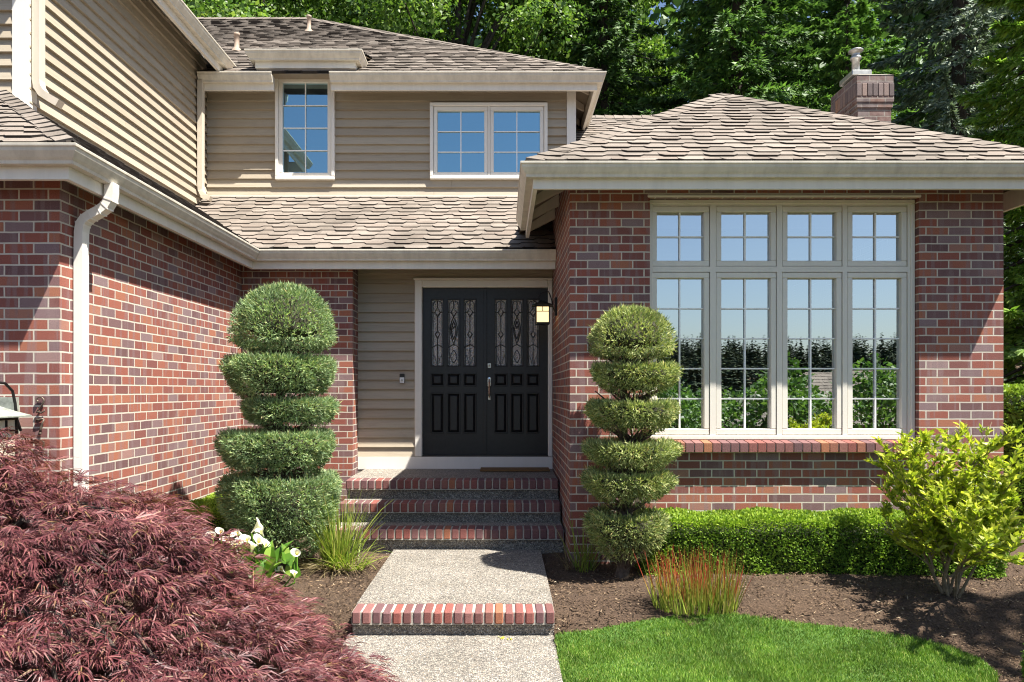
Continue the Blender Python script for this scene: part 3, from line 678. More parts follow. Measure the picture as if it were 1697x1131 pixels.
# front door
DX0, DX1, DZ0, DZ1, DY = -.985, .544, .735, 2.778, 8.92
fr = MB()
fr.rbox((-1.075, 8.855, .73), (-.985, 8.99, 2.875), .008); fr.rbox((.545, 8.855, .73), (.598, 8.99, 2.875), .008); fr.rbox((-.984, 8.856, 2.785), (.5445, 8.99, 2.874), .008)
fr.rbox((-1.09, 8.845, 2.876), (.598, 8.99, 2.90), .006)
fr.box((-1.765, 8.862, .575), (.598, 8.93, .727))
door = fr.build('entry_door_frame', M['trim'], H)
sl_ = MB(); sl_.box((-.983, 8.87, .7275), (.543, 8.98, .745)); sl_.build('threshold', M['black_plastic'], door)
def door_leaf(x0, x1):
    b = MB(); g = MB(); ld = MB(); y = DY; W_ = x1 - x0
    px = lambda f: x0 + f*W_
    st = .125; lite_w = (1 - 2*.135 - 2*.055)/3
    cols = [(.135 + i*(lite_w + .055), .135 + i*(lite_w + .055) + lite_w) for i in range(3)]
    rows = [(1.09 + DZ0, 1.915 + DZ0), (.85 + DZ0, 1.005 + DZ0), (.275 + DZ0, .765 + DZ0)]
    ops = [(px(a), px(c), r_[0], r_[1]) for (a, c) in cols for r_ in rows]
    for (a, c, s, t) in rects_minus(x0, x1, DZ0 + .012, DZ1, ops): b.box((a, y, s), (c, y + .045, t))
    for (a, c, s, t) in ops:
        lite = s > DZ0 + 1.05
        for k, (dy, w0) in enumerate(((-.006, .012),)):          # applied moulding round every opening
            for (p, q_, u, v) in ((a-.004, c+.004, t-w0, t+.004), (a-.004, c+.004, s-.004, s+w0), (a-.004, a+w0, s+w0, t-w0), (c-w0, c+.004, s+w0, t-w0)): b.rbox((p, y+dy, u), (q_, y+.02, v), .005)
        if not lite:
            i1 = .015; i2 = .04
            vs = [(a+i1, y+.022, s+i1), (c-i1, y+.022, s+i1), (c-i1, y+.022, t-i1), (a+i1, y+.022, t-i1), (a+i2, y+.004, s+i2), (c-i2, y+.004, s+i2), (c-i2, y+.004, t-i2), (a+i2, y+.004, t-i2)]
            b.add(vs, [(4,5,6,7),(0,1,5,4),(1,2,6,5),(2,3,7,6),(3,0,4,7)]); b.box((a, y+.026, s), (c, y+.04, t))
        else:
            g.box((a+.004, y+.018, s+.004), (c-.004, y+.024, t-.004))
    leaf = b.build('door_leaf', M['door'], door)
    g.build('leaded_glass', M['lead_glass'], door)
    for i, (a, c) in enumerate(cols):
        xa, xb = px(a) + .012, px(c) - .012; xm = (xa + xb)/2; s, t = rows[0][0] + .012, rows[0][1] - .012; hw = (xb - xa)/2; yy = y + .0145
        T = lambda pts, r_=.0048: ld.tube([(p, yy, q_) for p, q_ in pts], r_, 5)
        T([(xa + .012, s), (xa + .012, t - .05)]); T([(xb - .012, s), (xb - .012, t - .05)])
        T([(xm + (hw - .012)*math.cos(k*math.pi/10), t - .06 + .05*math.sin(k*math.pi/10)) for k in range(11)])
        dia = lambda zc, w_, h_: T([(xm, zc - h_), (xm + w_, zc), (xm, zc + h_), (xm - w_, zc), (xm, zc - h_)], .0065)
        dia(t - .15, hw*.5, .055)
        T([(xm, t - .01), (xm, t - .095)]); T([(xa, t - .15), (xm - hw*.5, t - .15)]); T([(xm + hw*.5, t - .15), (xb, t - .15)])
        if i == 1:
            for sgn in (-1, 1):
                T([(xm + sgn*hw*.75*math.sin(math.pi*k/12)*(1 - .3*k/12), t - .205 - .33*k/12) for k in range(13)], .005)
                T([(xm + sgn*hw*.4*math.sin(math.pi*k/10), t - .26 - .22*k/10) for k in range(11)], .006)
                T([(xm + sgn*hw*.55*math.sin(math.pi*k/10), s + .03 + .16*k/10) for k in range(11)], .004)
            dia(t - .30, hw*.3, .05)
        else:
            T([(xm, t - .205), (xm, t - .37)]); dia(t - .42, hw*.42, .045); T([(xm, t - .465), (xm, s)])
            for sgn in (-1, 1): T([(xm + sgn*(hw*.2 + hw*.55*k/8), s + .02 + .2*k/8 - .1*(k/8)**2) for k in range(9)], .0035)
        T([(xa, s + .22), (xm, s + .26), (xb, s + .22)])
    return leaf, ld
xm = -.222
l1, ld1 = door_leaf(DX0, xm - .006); ld1.build('lead_came', M['lead'], door)
l2, ld2 = door_leaf(xm + .012, DX1); ld2.build('lead_came', M['lead'], door)
b = MB(); b.rbox((xm - .016, DY - .014, DZ0 + .012), (xm + .022, DY + .0, DZ1), .006); b.build('astragal', M['door'], door)
b = MB(); hx = xm + .052
b.rbox((hx - .022, DY - .016, 1.805), (hx + .022, DY - .001, 1.865), .006); b.ball((hx, DY - .02, 1.835), .013, 6); b.build('deadbolt', M['chrome'], door)
b = MB()
b.rbox((hx - .023, DY - .014, 1.585), (hx + .023, DY - .001, 1.69), .006)
b.tube([(hx, DY - .012, 1.665), (hx, DY - .04, 1.66), (hx, DY - .055, 1.63), (hx, DY - .055, 1.50), (hx, DY - .048, 1.455), (hx, DY - .012, 1.445)], [.008, .011, .011, .0095, .009, .008], 8)
b.rbox((hx - .016, DY - .012, 1.415), (hx + .016, DY - .001, 1.47), .005); b.tube([(hx, DY - .012, 1.675), (hx - .0, DY - .05, 1.682)], .012, 8)
b.build('door_handle', M['chrome'], door, smooth=False)

# chimney
ch = MB(); cx0, cx1, cy0, cy1 = 4.60, 5.085, 9.5, 10.26
ch.box((cx0+.025, cy0+.025, 3.3), (cx1-.025, cy1-.025, 5.22)); ch.box((cx0+.01, cy0+.01, 5.221), (cx1-.01, cy1-.01, 5.29)); ch.box((cx0, cy0, 5.291), (cx1, cy1, 5.36))
ch.box((cx0+.012, cy0+.012, 5.361), (cx1-.012, cy1-.012, 5.53)); ch.box((cx0+.005, cy0+.005, 5.531), (cx1-.005, cy1-.005, 5.64))
chim = ch.build('chimney', M['brick_old'], H)
so_ = MB(); n_ = 7
for i in range(n_): so_.rbox((cx0-.004 + (cx1-cx0+.008)*i/n_ + .004, cy0-.006, 5.364), (cx0-.004 + (cx1-cx0+.008)*(i+1)/n_ - .004, cy0+.02, 5.528), .004)
for i in range(10): so_.rbox((cx0-.006, cy0+.024 + (cy1-cy0-.03)*i/10 + .004, 5.364), (cx0+.02, cy0+.024 + (cy1-cy0-.03)*(i+1)/10 - .004, 5.528), .004)
so_.build('soldier_course', make_loose_brick('weathered_brick', [(0, (.10, .075, .075)), (.5, (.2, .15, .14)), (.85, (.26, .18, .15)), (1, (.4, .2, .1))]), chim)
cr = MB(); cr.add([(cx0, cy0, 5.641), (cx1, cy0, 5.641), (cx1, cy1, 5.641), (cx0, cy1, 5.641), (cx0+.08, cy0+.08, 5.68), (cx1-.08, cy0+.08, 5.68), (cx1-.08, cy1-.08, 5.68), (cx0+.08, cy1-.08, 5.68)], [(4,5,6,7),(0,1,5,4),(1,2,6,5),(2,3,7,6),(3,0,4,7)]); cr.build('mortar_crown', M['mortar'], chim)
cp = MB(); cp.rbox((cx0+.0, cy0+.12, 5.69), (cx0+.26, cy0+.5, 5.76), .008)
cp.build('flue_tray', M['galv'], chim)
fl = MB(); fc = (cx0+.13, cy0+.3, 5.76); fl.lathe([(.05, 0), (.05, .21), (.07, .215), (.07, .24), (.052, .245), (.052, .30), (.095, .315), (.095, .33), (.045, .355), (.0001, .36)], fc, 18); fl.build('flue_pipe', M['galv'], chim, smooth=True)
# roof vents
for (x, y, zb, zt) in ((-4.08, 11.18, 6.74, 7.0), (-3.51, 13.19, 8.02, 8.30)):
    v_ = MB(); v_.lathe([(.09, -.04), (.06, .02), (.038, .03), (.038, zt-zb-.04), (.045, zt-zb-.035), (.045, zt-zb), (.0001, zt-zb)], (x, y, zb), 14); v_.build('roof_vent', M['pipe'], H, smooth=True)

# rooms behind the glass
b = MB()
b.box((.81, 6.95, .45), (4.29, 10.8, .5)); b.box((.81, 10.8, .5), (4.29, 10.9, 3.28)); b.box((.81, 6.82, 3.282), (4.29, 10.8, 3.295)); b.build('living_room', M['plaster'], H)
b = MB(); b.box((1.2, 6.90, 3.06), (3.8, 7.0, 3.25)); b.build('valance', M['lampshade'], H)
b = MB(); b.box((-4.0, 13, 4.0), (.82, 13.1, 6.5)); b.box((-4.0, 10.06, 4.0), (.82, 13, 4.05)); b.box((-4.0, 10.06, 5.89), (.82, 13, 5.9)); b.build('upstairs_room', M['plaster'], H)
b = MB(); b.box((-1.7, 11, .5), (.6, 11.1, 3.0)); b.box((-1.7, 9.0, .5), (.6, 11, .55)); b.box((-1.75, 9.02, .5), (-1.7, 11.1, 3.0)); b.box((-1.7, 9.02, 2.97), (.6, 11, 3.0)); b.build('hallway', M['soffit'], H)

# ------------------------------------------------------------------ steps, porch, paths
def nosing(name, x0, x1, y0, y1, zt, h, n, parent, mortar_parent=None):
    b = MB(); m_ = MB(); st = (x1 - x0)/n
    for i in range(n):
        j = random.uniform(-.003, .003); b.rbox((x0 + i*st + .005, y0 + j, zt - h + .003), (x0 + (i+1)*st - .005, y1, zt + random.uniform(-.003, .002)), .009)
    m_.box((x0 + .004, y0 + .008, zt - h - .006), (x1 - .004, y1 - .002, zt - .007))
    o = b.build(name, M['rowlock'], parent); m_.build('mortar_bed', M['mortar'], o if parent.parent is None else parent); return o
ES = empty('entry_steps', (-.5, 7.6, 0), 'three brick nosed aggregate concrete steps rising to the black front doors', 'steps')
r = .195; xs0, xs1 = -1.67, .585
def step(y0, y1, z0, z1, nm='step'):
    b = MB(); b.box((xs0 + .01, y0 + .045, z0), (xs1, y0+.21, z1 - .105)); b.box((xs0, y0 + .212, z0), (xs1, y1, z1 - .004)); return b.build(nm, M['concrete_lifted'], ES)
for (y0, y1, zt, n) in ((7.035, 7.42, r, 29), (7.42, 7.72, 2*r, 29), (7.72, 8.865, 3*r, 29)):
    s_ = step(y0, y1, -.1, zt, 'step' if zt < .5 else 'porch_floor')
    nosing('brick_nosing', xs0, xs1, y0, y0 + .205, zt, .1, n, s_)
pb = MB(); pb.box((-1.77, 8.868, .2), (.598, 8.895, .574)); pb.build('porch_floor_edge', M['concrete_lifted'], ES)
# upper path, its step and lower path
b = MB(); b.box((-1.055, 5.252, -.3), (.359, 7.03, 0)); o = b.build('path', M['concrete'], None); tag(o, kind='structure')
b = MB(); b.box((-1.075, -4.0, -.6), (.349, 5.09, -.171)); o = b.build('path', M['concrete'], None); tag(o, kind='structure')
WS = empty('path_step', (-.35, 5.05, -.17), 'low step edged with red and orange bricks across the front path', 'step')
b = MB(); b.box((-1.05, 5.092, -.3), (.355, 5.248, -.085)); b.build('riser', M['concrete_lifted'], WS)
b = MB(); m_ = MB(); st = 1.414/20
for i in range(20): b.rbox((-1.055 + i*st + .005, 5.048 + random.uniform(-.004, .004), -.085), (-1.055 + (i+1)*st - .005, 5.249, .004 + random.uniform(-.004, .002)), .01)
m_.box((-1.05, 5.058, -.09), (.355, 5.2485, -.004)); nb = b.build('brick_edge', M['rowlock'], WS); m_.build('mortar_bed', M['mortar'], nb)

# doormat, doorbell, lanterns, numbers
b = MB()
for i in range(6): b.box((-.27, 8.50 + i*.055, 3*r + .004), (.545, 8.50 + i*.055 + .03, 3*r + .02), 0)
for i in range(6): b.box((-.27, 8.531 + i*.055, 3*r + .004), (.545, 8.531 + i*.055 + .023, 3*r + .018), 1)
tag(b.build('doormat', [M['mat_tan'], M['mat_dark']], None, (.13, 8.66, 3*r)), 'brown striped coir doormat on the porch before the doors', 'doormat')
db = empty('doorbell', (-1.228, 8.875, 1.6), 'small black and white video doorbell on the tan siding', 'doorbell')
b = MB(); b.rbox((-1.258, 8.852, 1.62), (-1.198, 8.876, 1.735), .008); b.build('body', M['black_plastic'], db)
b = MB(); b.rbox((-1.255, 8.848, 1.622), (-1.201, 8.8515, 1.69), .001); b.build('faceplate', M['white_plastic'], db)
b = MB(); b.tube([(-1.228, 8.8475, 1.655), (-1.228, 8.842, 1.655)], .014, 14); b.build('button', M['galv'], db)
def lantern(name, loc, wall, scale, label, glass_m, metal, plate_m, ps=(-.06, .06)):
    """mission lantern hanging from a hooked arm; wall: unit vector towards the wall"""
    e_ = empty(name, loc, label, 'lantern', 'mission style wall lanterns'); c = Vector(loc); wv = Vector(wall); sv = Vector((-wv.y, wv.x, 0)); k = scale
    pt = lambda a, s, z: c + wv*a*k + sv*s*k + Vector((0, 0, z*k))
    b = MB(); d = .30 if ps[0] > 0 else .214
    vs = []
    def ob(mb, a0, a1, s0, s1, z0, z1):
        vs = [pt(a, s, z) for z in (z0, z1) for (a, s) in ((a0, s0), (a1, s0), (a1, s1), (a0, s1))]; mb.add(vs, [(0,3,2,1),(4,5,6,7),(0,1,5,4),(1,2,6,5),(2,3,7,6),(3,0,4,7)])
    ob(b, d - .03, d, ps[0], ps[1], -.02, .24); b.build('wall_plate', plate_m, e_)
    b = MB(); b.tube([pt(d - .02, 0, .02), pt(d - .06, 0, .10), pt(d - .075, 0, .2), pt(d - .10, 0, .28), pt(d*.43, 0, .33), pt(.05, 0, .335), pt(-.03, 0, .30), pt(-.055, 0, .25), pt(-.03, 0, .205), pt(0, 0, .2), pt(0, 0, .15)], .009*k, 8); b.build('arm', metal, e_)
    b = MB()
    prof = [(.155, .118), (.155, .126), (.09, .155), (.035, .185), (.03, .2), (.0001, .2)]
    rings = []
    for (q_, z) in prof: rings.append([pt(-q_, -q_, z), pt(q_, -q_, z), pt(q_, q_, z), pt(-q_, q_, z)])
    vv = [p for g in rings for p in g]; ff = [(3, 2, 1, 0)]
    for i in range(len(prof) - 1): ff += [(i*4+j, i*4+(j+1) % 4, i*4+4+(j+1) % 4, i*4+4+j) for j in range(4)]
    b.add(vv, ff); b.build('cap', metal if plate_m is metal else plate_m, e_)
    b = MB(); w0 = .095
    for a in (-1, 1):
        for s in (-1, 1): ob(b, a*w0 - .008, a*w0 + .008, s*w0 - .008, s*w0 + .008, -.14, .117)
    for s in (-1, 1):
        for (z0, z1) in ((-.145, -.125), (.10, .117), (.028, .038)):
            ob(b, -w0 + .0085, w0 - .0085, s*w0 - .007, s*w0 + .007, z0, z1); ob(b, s*w0 - .007, s*w0 + .007, -w0 + .0085, w0 - .0085, z0, z1)
        ob(b, -.005, .005, s*w0 - .006, s*w0 + .006, .039, .099); ob(b, s*w0 - .006, s*w0 + .006, -.005, .005, .039, .099)
    ob(b, -w0 - .006, w0 + .006, -w0 - .006, w0 + .006, -.152, -.146); b.build('cage', metal, e_)
    b = MB(); ob(b, -w0 + .004, w0 - .004, -w0 + .004, w0 - .004, -.13, .10); b.build('glass', glass_m, e_)
    return e_
lantern('wall_lantern', (.437, 8.16, 2.385), (1, 0, 0),   .76, 'small black lantern with glowing cream glass beside the front doors', M['lampglass'], M['black_iron'], M['black_iron'])
lantern('wall_lantern', (-3.33, 4.745, 1.235), (0, 1, 0), 1.05, 'weathered verdigris lantern on the garage corner above the red maple', M['lampglass_off'], M['black_iron'], M['verdigris'], (.025, .17))
def number(ch_, zc, label):
    b = MB(); x = -3.2; y = 5.045; h = .055
    if ch_ == '2':
        pts = [(-.022, .028), (-.027, .042), (-.012, .056), (.010, .056), (.025, .042), (.024, .022), (.008, -.004), (-.012, -.03), (-.026, -.05)]
        b.tube([(x + p, y, zc + q_) for p, q_ in pts], [.006, .005, .0042, .005, .0068, .0068, .006, .005, .0045], 8); b.ball((x - .018, y, zc + .028), .0085, 6)
        b.tube([(x - .028, y, zc - .047), (x - .01, y, zc - .045), (x + .008, y, zc - .052), (x + .028, y, zc - .04), (x + .03, y, zc - .03)], [.005, .0065, .0065, .005, .0035], 8)
    else:
        b.tube([(x - .026, y, zc + .03), (x - .026, y, zc + .05), (x - .008, y, zc + .044), (x + .010, y, zc + .052), (x + .028, y, zc + .05)], [.005, .006, .009, .008, .005], 8)
        b.tube([(x + .028, y, zc + .05), (x + .014, y, zc + .02), (x + .004, y, zc - .01), (x, y, zc - .045)], [.006, .006, .008, .009], 8); b.ball((x, y, zc - .047), .0105, 6)
    return tag(b.build('house_number', M['bronze'], None, (x, 5.05, zc - .055), smooth=True), label, 'house number', 'house numbers on the garage corner')
number('2', 1.535 - (672-647)/239, 'bronze numeral two, topmost of the house numbers')
number('7', 1.535 - (707-647)/239, 'bronze numeral seven below the top numeral two')
number('2', 1.535 - (743-647)/239, 'lowest bronze numeral half hidden by the red maple')
# pendant inside
pl = empty('pendant_lamp', (2.55, 8.0, 3.28), 'white dome pendant lamp inside the large front window', 'lamp')
b = MB(); b.lathe([(.0001, .02), (.05, .02), (.12, -.02), (.16, -.09), (.15, -.10), (.1, -.14), (.0001, -.16)], (2.52, 8.0, 3.27), 20); b.build('shade', M['lampshade'], pl, smooth=True)

# ------------------------------------------------------------------ ground
def gz(x, y):
    z = np.zeros_like(x)
    t = np.clip((y - 4.75)/.75, 0, 1); t = t*t*(3 - 2*t)
    z = -.20 + .17*t
    # soil is lower beside the upper path on the left, slightly mounded on the right
    z = z + .05*np.exp(-((x - 2.2)**2/2.2 + (y - 5.7)**2/.6))
    z = z - np.clip(-y - 1.0, 0, 40)*.055
    z = z + np.clip(y - 13.5, 0, 60)*.22
    z = z + np.clip(-y - 62, 0, 80)*.115
    return z
def ground_mesh():
    xs = np.concatenate([np.linspace(-400, -12, 24), np.linspace(-11, 11, 221), np.linspace(12, 400, 24)]); ys = np.concatenate([np.linspace(-400, -12, 40), np.linspace(-11.5, 2.4, 40), np.linspace(2.5, 9, 110), np.linspace(9.5, 40, 30), np.linspace(45, 300, 12)])
    Xg, Yg = np.meshgrid(xs, ys); Z = gz(Xg, Yg)
    near = (np.abs(Xg) < 11) & (Yg > 2.4) & (Yg < 9)
    Z = Z + near*(RNG.normal(size=Z.shape)*.007 + .012*np.sin(Xg*5.3 + 1.7*np.sin(Yg*4.1))*np.sin(Yg*6.1 + Xg*1.3))
    path = (Xg > -1.2) & (Xg < .45) & (Yg < 7.2) & (Yg > -4.2); Z = np.where(path, np.minimum(Z, np.where(Yg > 5.15, -.05, -.215)), Z)
    house = (Yg > 8.7) & (Yg < 14) & (np.abs(Xg) < 5); Z = np.where(house, -.15, Z)
    ny, nx = Xg.shape; me = bpy.data.meshes.new('ground'); idx = np.arange(nx*ny).reshape(ny, nx)
    f = np.stack([idx[:-1, :-1], idx[:-1, 1:], idx[1:, 1:], idx[1:, :-1]], -1).reshape(-1, 4)
    me.from_pydata(np.stack([Xg, Yg, Z], -1).reshape(-1, 3).tolist(), [], f.tolist()); me.polygons.foreach_set('use_smooth', [True]*len(f))
    tag(link_mesh('ground', me, M['ground']), kind='structure')
ground_mesh()
# lawn bed
lawn_edge = [(.352, 4.98), (.60, 5.02), (.84, 5.10), (1.16, 5.17), (1.32, 5.18), (1.62, 5.18), (2.02, 5.07), (2.52, 4.99), (2.80, 4.92), (2.97, 4.80), (3.03, 4.62), (2.97, 4.4), (2.85, 4.2), (2.65, 3.6), (2.6, 2.6), (2.6, -4), (.352, -4)]
def inside(px_, py_, poly):
    c = np.zeros(len(px_), bool); n = len(poly)
    for i in range(n):
        (x0, y0), (x1, y1) = poly[i], poly[(i+1) % n]
        if y0 == y1: continue
        m_ = ((y0 > py_) != (y1 > py_)) & (px_ < (x1-x0)*(py_-y0)/(y1-y0) + x0); c ^= m_
    return c
def lawn_z(x, y): return gz(x, y) + .022 + .012*np.sin(x*3.1 + 1)*np.sin(y*2.7)
lm = MB(); cells_ = []
for q_, ya, yb in ((.1, -4, 3.6), (.02, 3.61, 5.3)):
    gx, gy = np.meshgrid(np.arange(.355 + q_/2, 3.4, q_), np.arange(ya, yb, q_)); ii = inside(gx.ravel(), gy.ravel(), lawn_edge); cells_ += [(x, y, q_/2) for x, y in zip(gx.ravel()[ii], gy.ravel()[ii])]
for x, y, q_ in cells_:
    c = [(x-q_, y-q_), (x+q_, y-q_), (x+q_, y+q_), (x-q_, y+q_)]
    lm.add([(a, b_, float(lawn_z(np.array(a), np.array(b_)))) for a, b_ in c], [(0, 1, 2, 3)])
tag(lm.build('lawn', M['turf'], None), kind='structure')
n = 150000; px_ = RNG.uniform(.35, 3.32, n); py_ = RNG.uniform(3.4, 5.2, n); ok = inside(px_, py_, lawn_edge); px_, py_ = px_[ok], py_[ok]
Pt = np.stack([px_, py_, lawn_z(px_, py_) - .008], 1); D = np.stack([RNG.normal(0, .5, len(Pt)), RNG.normal(0, .5, len(Pt)), np.ones(len(Pt))], 1)
patch = .85 + .2*np.sin(px_*4.1 + 2*np.sin(py_*3.3))*np.sin(py_*5.7 + px_)
V = leaves(Pt, D, RNG.uniform(.025, .05, len(Pt))*patch, RNG.uniform(.003, .0055, len(Pt)))
tag(quads_mesh('lawn_grass', V, M['grass'], None, (0, 0, 0)), 'short green lawn grass beside the front path', 'grass', kind='stuff')
# bark mulch chips
n = 70000; px_ = RNG.uniform(-3.0, 5.2, n); py_ = 4.3 + 2.6*RNG.random(n)**1.2
ok = ~((px_ > -1.07) & (px_ < .37)) & ~inside(px_, py_, lawn_edge); px_, py_ = px_[ok], py_[ok]
Pt = np.stack([px_, py_, gz(px_, py_) + RNG.uniform(.0, .016, len(px_))], 1); D = np.stack([RNG.normal(size=len(Pt)), RNG.normal(size=len(Pt)), RNG.normal(0, .25, len(Pt))], 1)
nn = np.stack([RNG.normal(0, .35, len(Pt)), RNG.normal(0, .35, len(Pt)), np.ones(len(Pt))], 1)
V = leaves(Pt, D, RNG.gamma(1.8, .010, len(Pt)) + .006, RNG.uniform(.004, .011, len(Pt)), nn)
tag(quads_mesh('bark_mulch', V, M['mulchchip'], None, (0, 0, 0)), 'brown shredded bark mulch over the planting beds', 'mulch', kind='stuff')

# ------------------------------------------------------------------ plants
def lumpy(u, k=3): return .5*np.sin(u[:, 0]*k + 1.3) + .5*np.sin(u[:, 1]*k*1.3 + .4) + .5*np.sin(u[:, 2]*k*1.7 + 2.2)
def topiary_tier(name, c, Rr, zt, zb, leafm, parent, ball=False, dens=9500, seed=0, neck=.2, bare=.8):
    """clipped tier: nearly flat top and a rounded bowl beneath (or a dome on a short bowl)"""
    h = zt - zb; nS = int(dens*(Rr/.42)**2*(1.25 if ball else .75 + h))
    th = RNG.uniform(0, 2*np.pi, nS); t = RNG.random(nS); th0 = None
    def prof(t):
        if ball:
            a = np.clip(t/.66, 0, 1)*np.pi/2; q_ = np.clip((t - .66)/.34, 0, 1); lo = .30
            return np.where(t < .66, Rr*np.sin(a)**.80, Rr*(.16 + .84*(1 - q_**1.3)**.7)), np.where(t < .66, zb + h*(lo + (1 - lo)*np.cos(a)**.9), zb + h*lo*(1 - .8*q_))
        a = np.clip(t/.30, 0, 1); q_ = np.clip((t - .30)/.70, 0, 1); b_ = np.clip(q_/.22, 0, 1); e_ = np.clip((q_ - .22)/.78, 0, 1)
        rs = np.where(q_ < .22, Rr*(.90 + .10*np.sin(b_*np.pi/2)), Rr*(neck + (1 - neck)*(1 - e_**1.7)**.7))
        return np.where(t < .30, Rr*.90*a, rs), np.where(t < .30, zt - .22*h*(1 - a**2), zt - (.76 if neck < .4 else .85)*h*q_**1.15)
    kp = (RNG.random(nS) > bare*np.clip((t - .80)/.10, 0, 1)) & (RNG.random(nS) < .28 + .72*prof(t)[0]/Rr); th, t = th[kp], t[kp]; nS = len(t)
    r_, z = prof(t); wob = 1 + .055*np.sin(3*th + seed) + .035*np.sin(7*th + 2*seed + z*9)
    inn = 1.02 - .20*RNG.random(nS)**1.5 - .05*(np.sin(th*11 + z*31 + seed) > .55)
    Pt = np.stack([c[0] + r_*wob*inn*np.cos(th), c[1] + r_*wob*inn*np.sin(th), z + RNG.normal(0, .008, nS)], 1)
    r2, z2 = prof(np.clip(t + .02, 0, 1)); out = np.stack([np.cos(th)*(z - z2), np.sin(th)*(z - z2), (r2 - r_)], 1); out = unit(out + 1e-6)
    D = out + .55*rnd(nS) + np.array([0, 0, .45])
    Ps = np.concatenate([Pt, Pt, Pt]); Ds = np.concatenate([D, D + .7*rnd(nS), D + .9*rnd(nS)])
    V = leaves(Ps, Ds, RNG.uniform(.016, .048, len(Ps))*np.where(RNG.random(len(Ps)) < .07, 1.7, 1), RNG.uniform(.0045, .0095, len(Ps)))
    # dark twiggy inside as short sticks plus a lumpy heart
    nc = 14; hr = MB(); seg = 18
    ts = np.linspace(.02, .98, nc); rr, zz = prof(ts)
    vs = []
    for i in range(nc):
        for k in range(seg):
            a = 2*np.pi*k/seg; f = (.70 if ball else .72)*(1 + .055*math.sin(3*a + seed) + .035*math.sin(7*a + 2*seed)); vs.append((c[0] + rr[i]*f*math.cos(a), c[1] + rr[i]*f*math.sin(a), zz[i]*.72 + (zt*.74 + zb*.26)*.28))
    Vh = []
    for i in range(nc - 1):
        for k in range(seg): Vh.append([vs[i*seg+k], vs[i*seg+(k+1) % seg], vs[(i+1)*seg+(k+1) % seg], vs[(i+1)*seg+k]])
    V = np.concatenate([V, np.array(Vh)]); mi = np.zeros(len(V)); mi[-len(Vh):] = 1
    tw = MB()
    for q_ in range(46):
        a = random.uniform(0, 6.28); t_ = random.uniform(.72, .99); pr, pz = prof(np.array([t_])); r1 = float(pr[0])*.93; z1 = float(pz[0]); zc = zb - .02 + .25*h*random.random()
        p0 = Vector((c[0], c[1], zc)); p1 = Vector((c[0] + r1*math.cos(a), c[1] + r1*math.sin(a), max(z1, zc))); md = p0.lerp(p1, .55) + Vector((0, 0, -.02 + random.gauss(0, .01))); tw.tube([p0, md, p1], [.007, .005, .0025], 4)
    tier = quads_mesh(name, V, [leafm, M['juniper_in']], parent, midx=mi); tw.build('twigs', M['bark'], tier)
    return tier
def topiary(loc, tiers, leafm, label, neck=.26):
    e_ = empty('topiary', loc, label, 'topiary', 'tiered topiary junipers by the steps')
    zt = tiers[0][2]
    b = MB(); b.tube([(loc[0] - .04, loc[1], loc[2] - .05), (loc[0], loc[1], loc[2] + .12), (loc[0] + .02, loc[1] + .01, loc[2] + .5), (loc[0] - .01, loc[1], loc[2] + 1.1), (loc[0], loc[1], zt - .15)], [.065, .05, .042, .036, .02], 10)
    for q_ in range(26):
        z = random.uniform(loc[2] + .25, zt - .2); a = random.uniform(0, 6.28); L = random.uniform(.12, .3); b.tube([(loc[0], loc[1], z), (loc[0] + L*.5*math.cos(a), loc[1] + L*.5*math.sin(a), z + L*.25), (loc[0] + L*math.cos(a), loc[1] + L*math.sin(a), z + L*.6)], [.012, .009, .005], 5)
    b.build('trunk', M['bark'], e_)
    for i, (cx, Rr, z1, z0, ball) in enumerate(tiers): topiary_tier('foliage_tier' if not ball else 'foliage_crown', (cx, loc[1]), Rr, z1, z0, leafm, e_, ball, seed=i*1.7 + loc[0], neck=neck if i < len(tiers)-1 else neck + .06, bare=(.8 if i < len(tiers)-1 else .35))
    return e_
YR = 6.05; sR = 1210/YR; TX = lambda px, s: (px - 834)/s; TZ = lambda py, s: 1.535 + (647 - py)/s
tr = lambda x0, x1, y0, y1, s, ball=False: (TX((x0+x1)/2, s), (x1-x0)/2/s*.91, TZ(y0 + 4, s), TZ(y1 - 1, s), ball)
topiary((TX(1035, sR), YR, -.02), [tr(972, 1120, 511, 606, sR, True), tr(974, 1127, 603, 674, sR), tr(968, 1130, 664, 738, sR), tr(962, 1132, 731, 793, sR), tr(958, 1118, 780, 852, sR), tr(966, 1107, 846, 948, sR)], M['juniper_y'], 'tiered golden green topiary in front of the large window wing')
YL = 6.45; sL = 1210/YL
topiary((TX(465, sL), YL, -.02), [tr(385, 562, 474, 600, sL, True), tr(367, 559, 590, 682, sL), tr(399, 561, 660, 718, sL), tr(365, 561, 713, 802, sL), tr(366, 571, 785, 938, sL)], M['juniper'], 'tiered blue green topiary between the garage and the entry steps', .52)

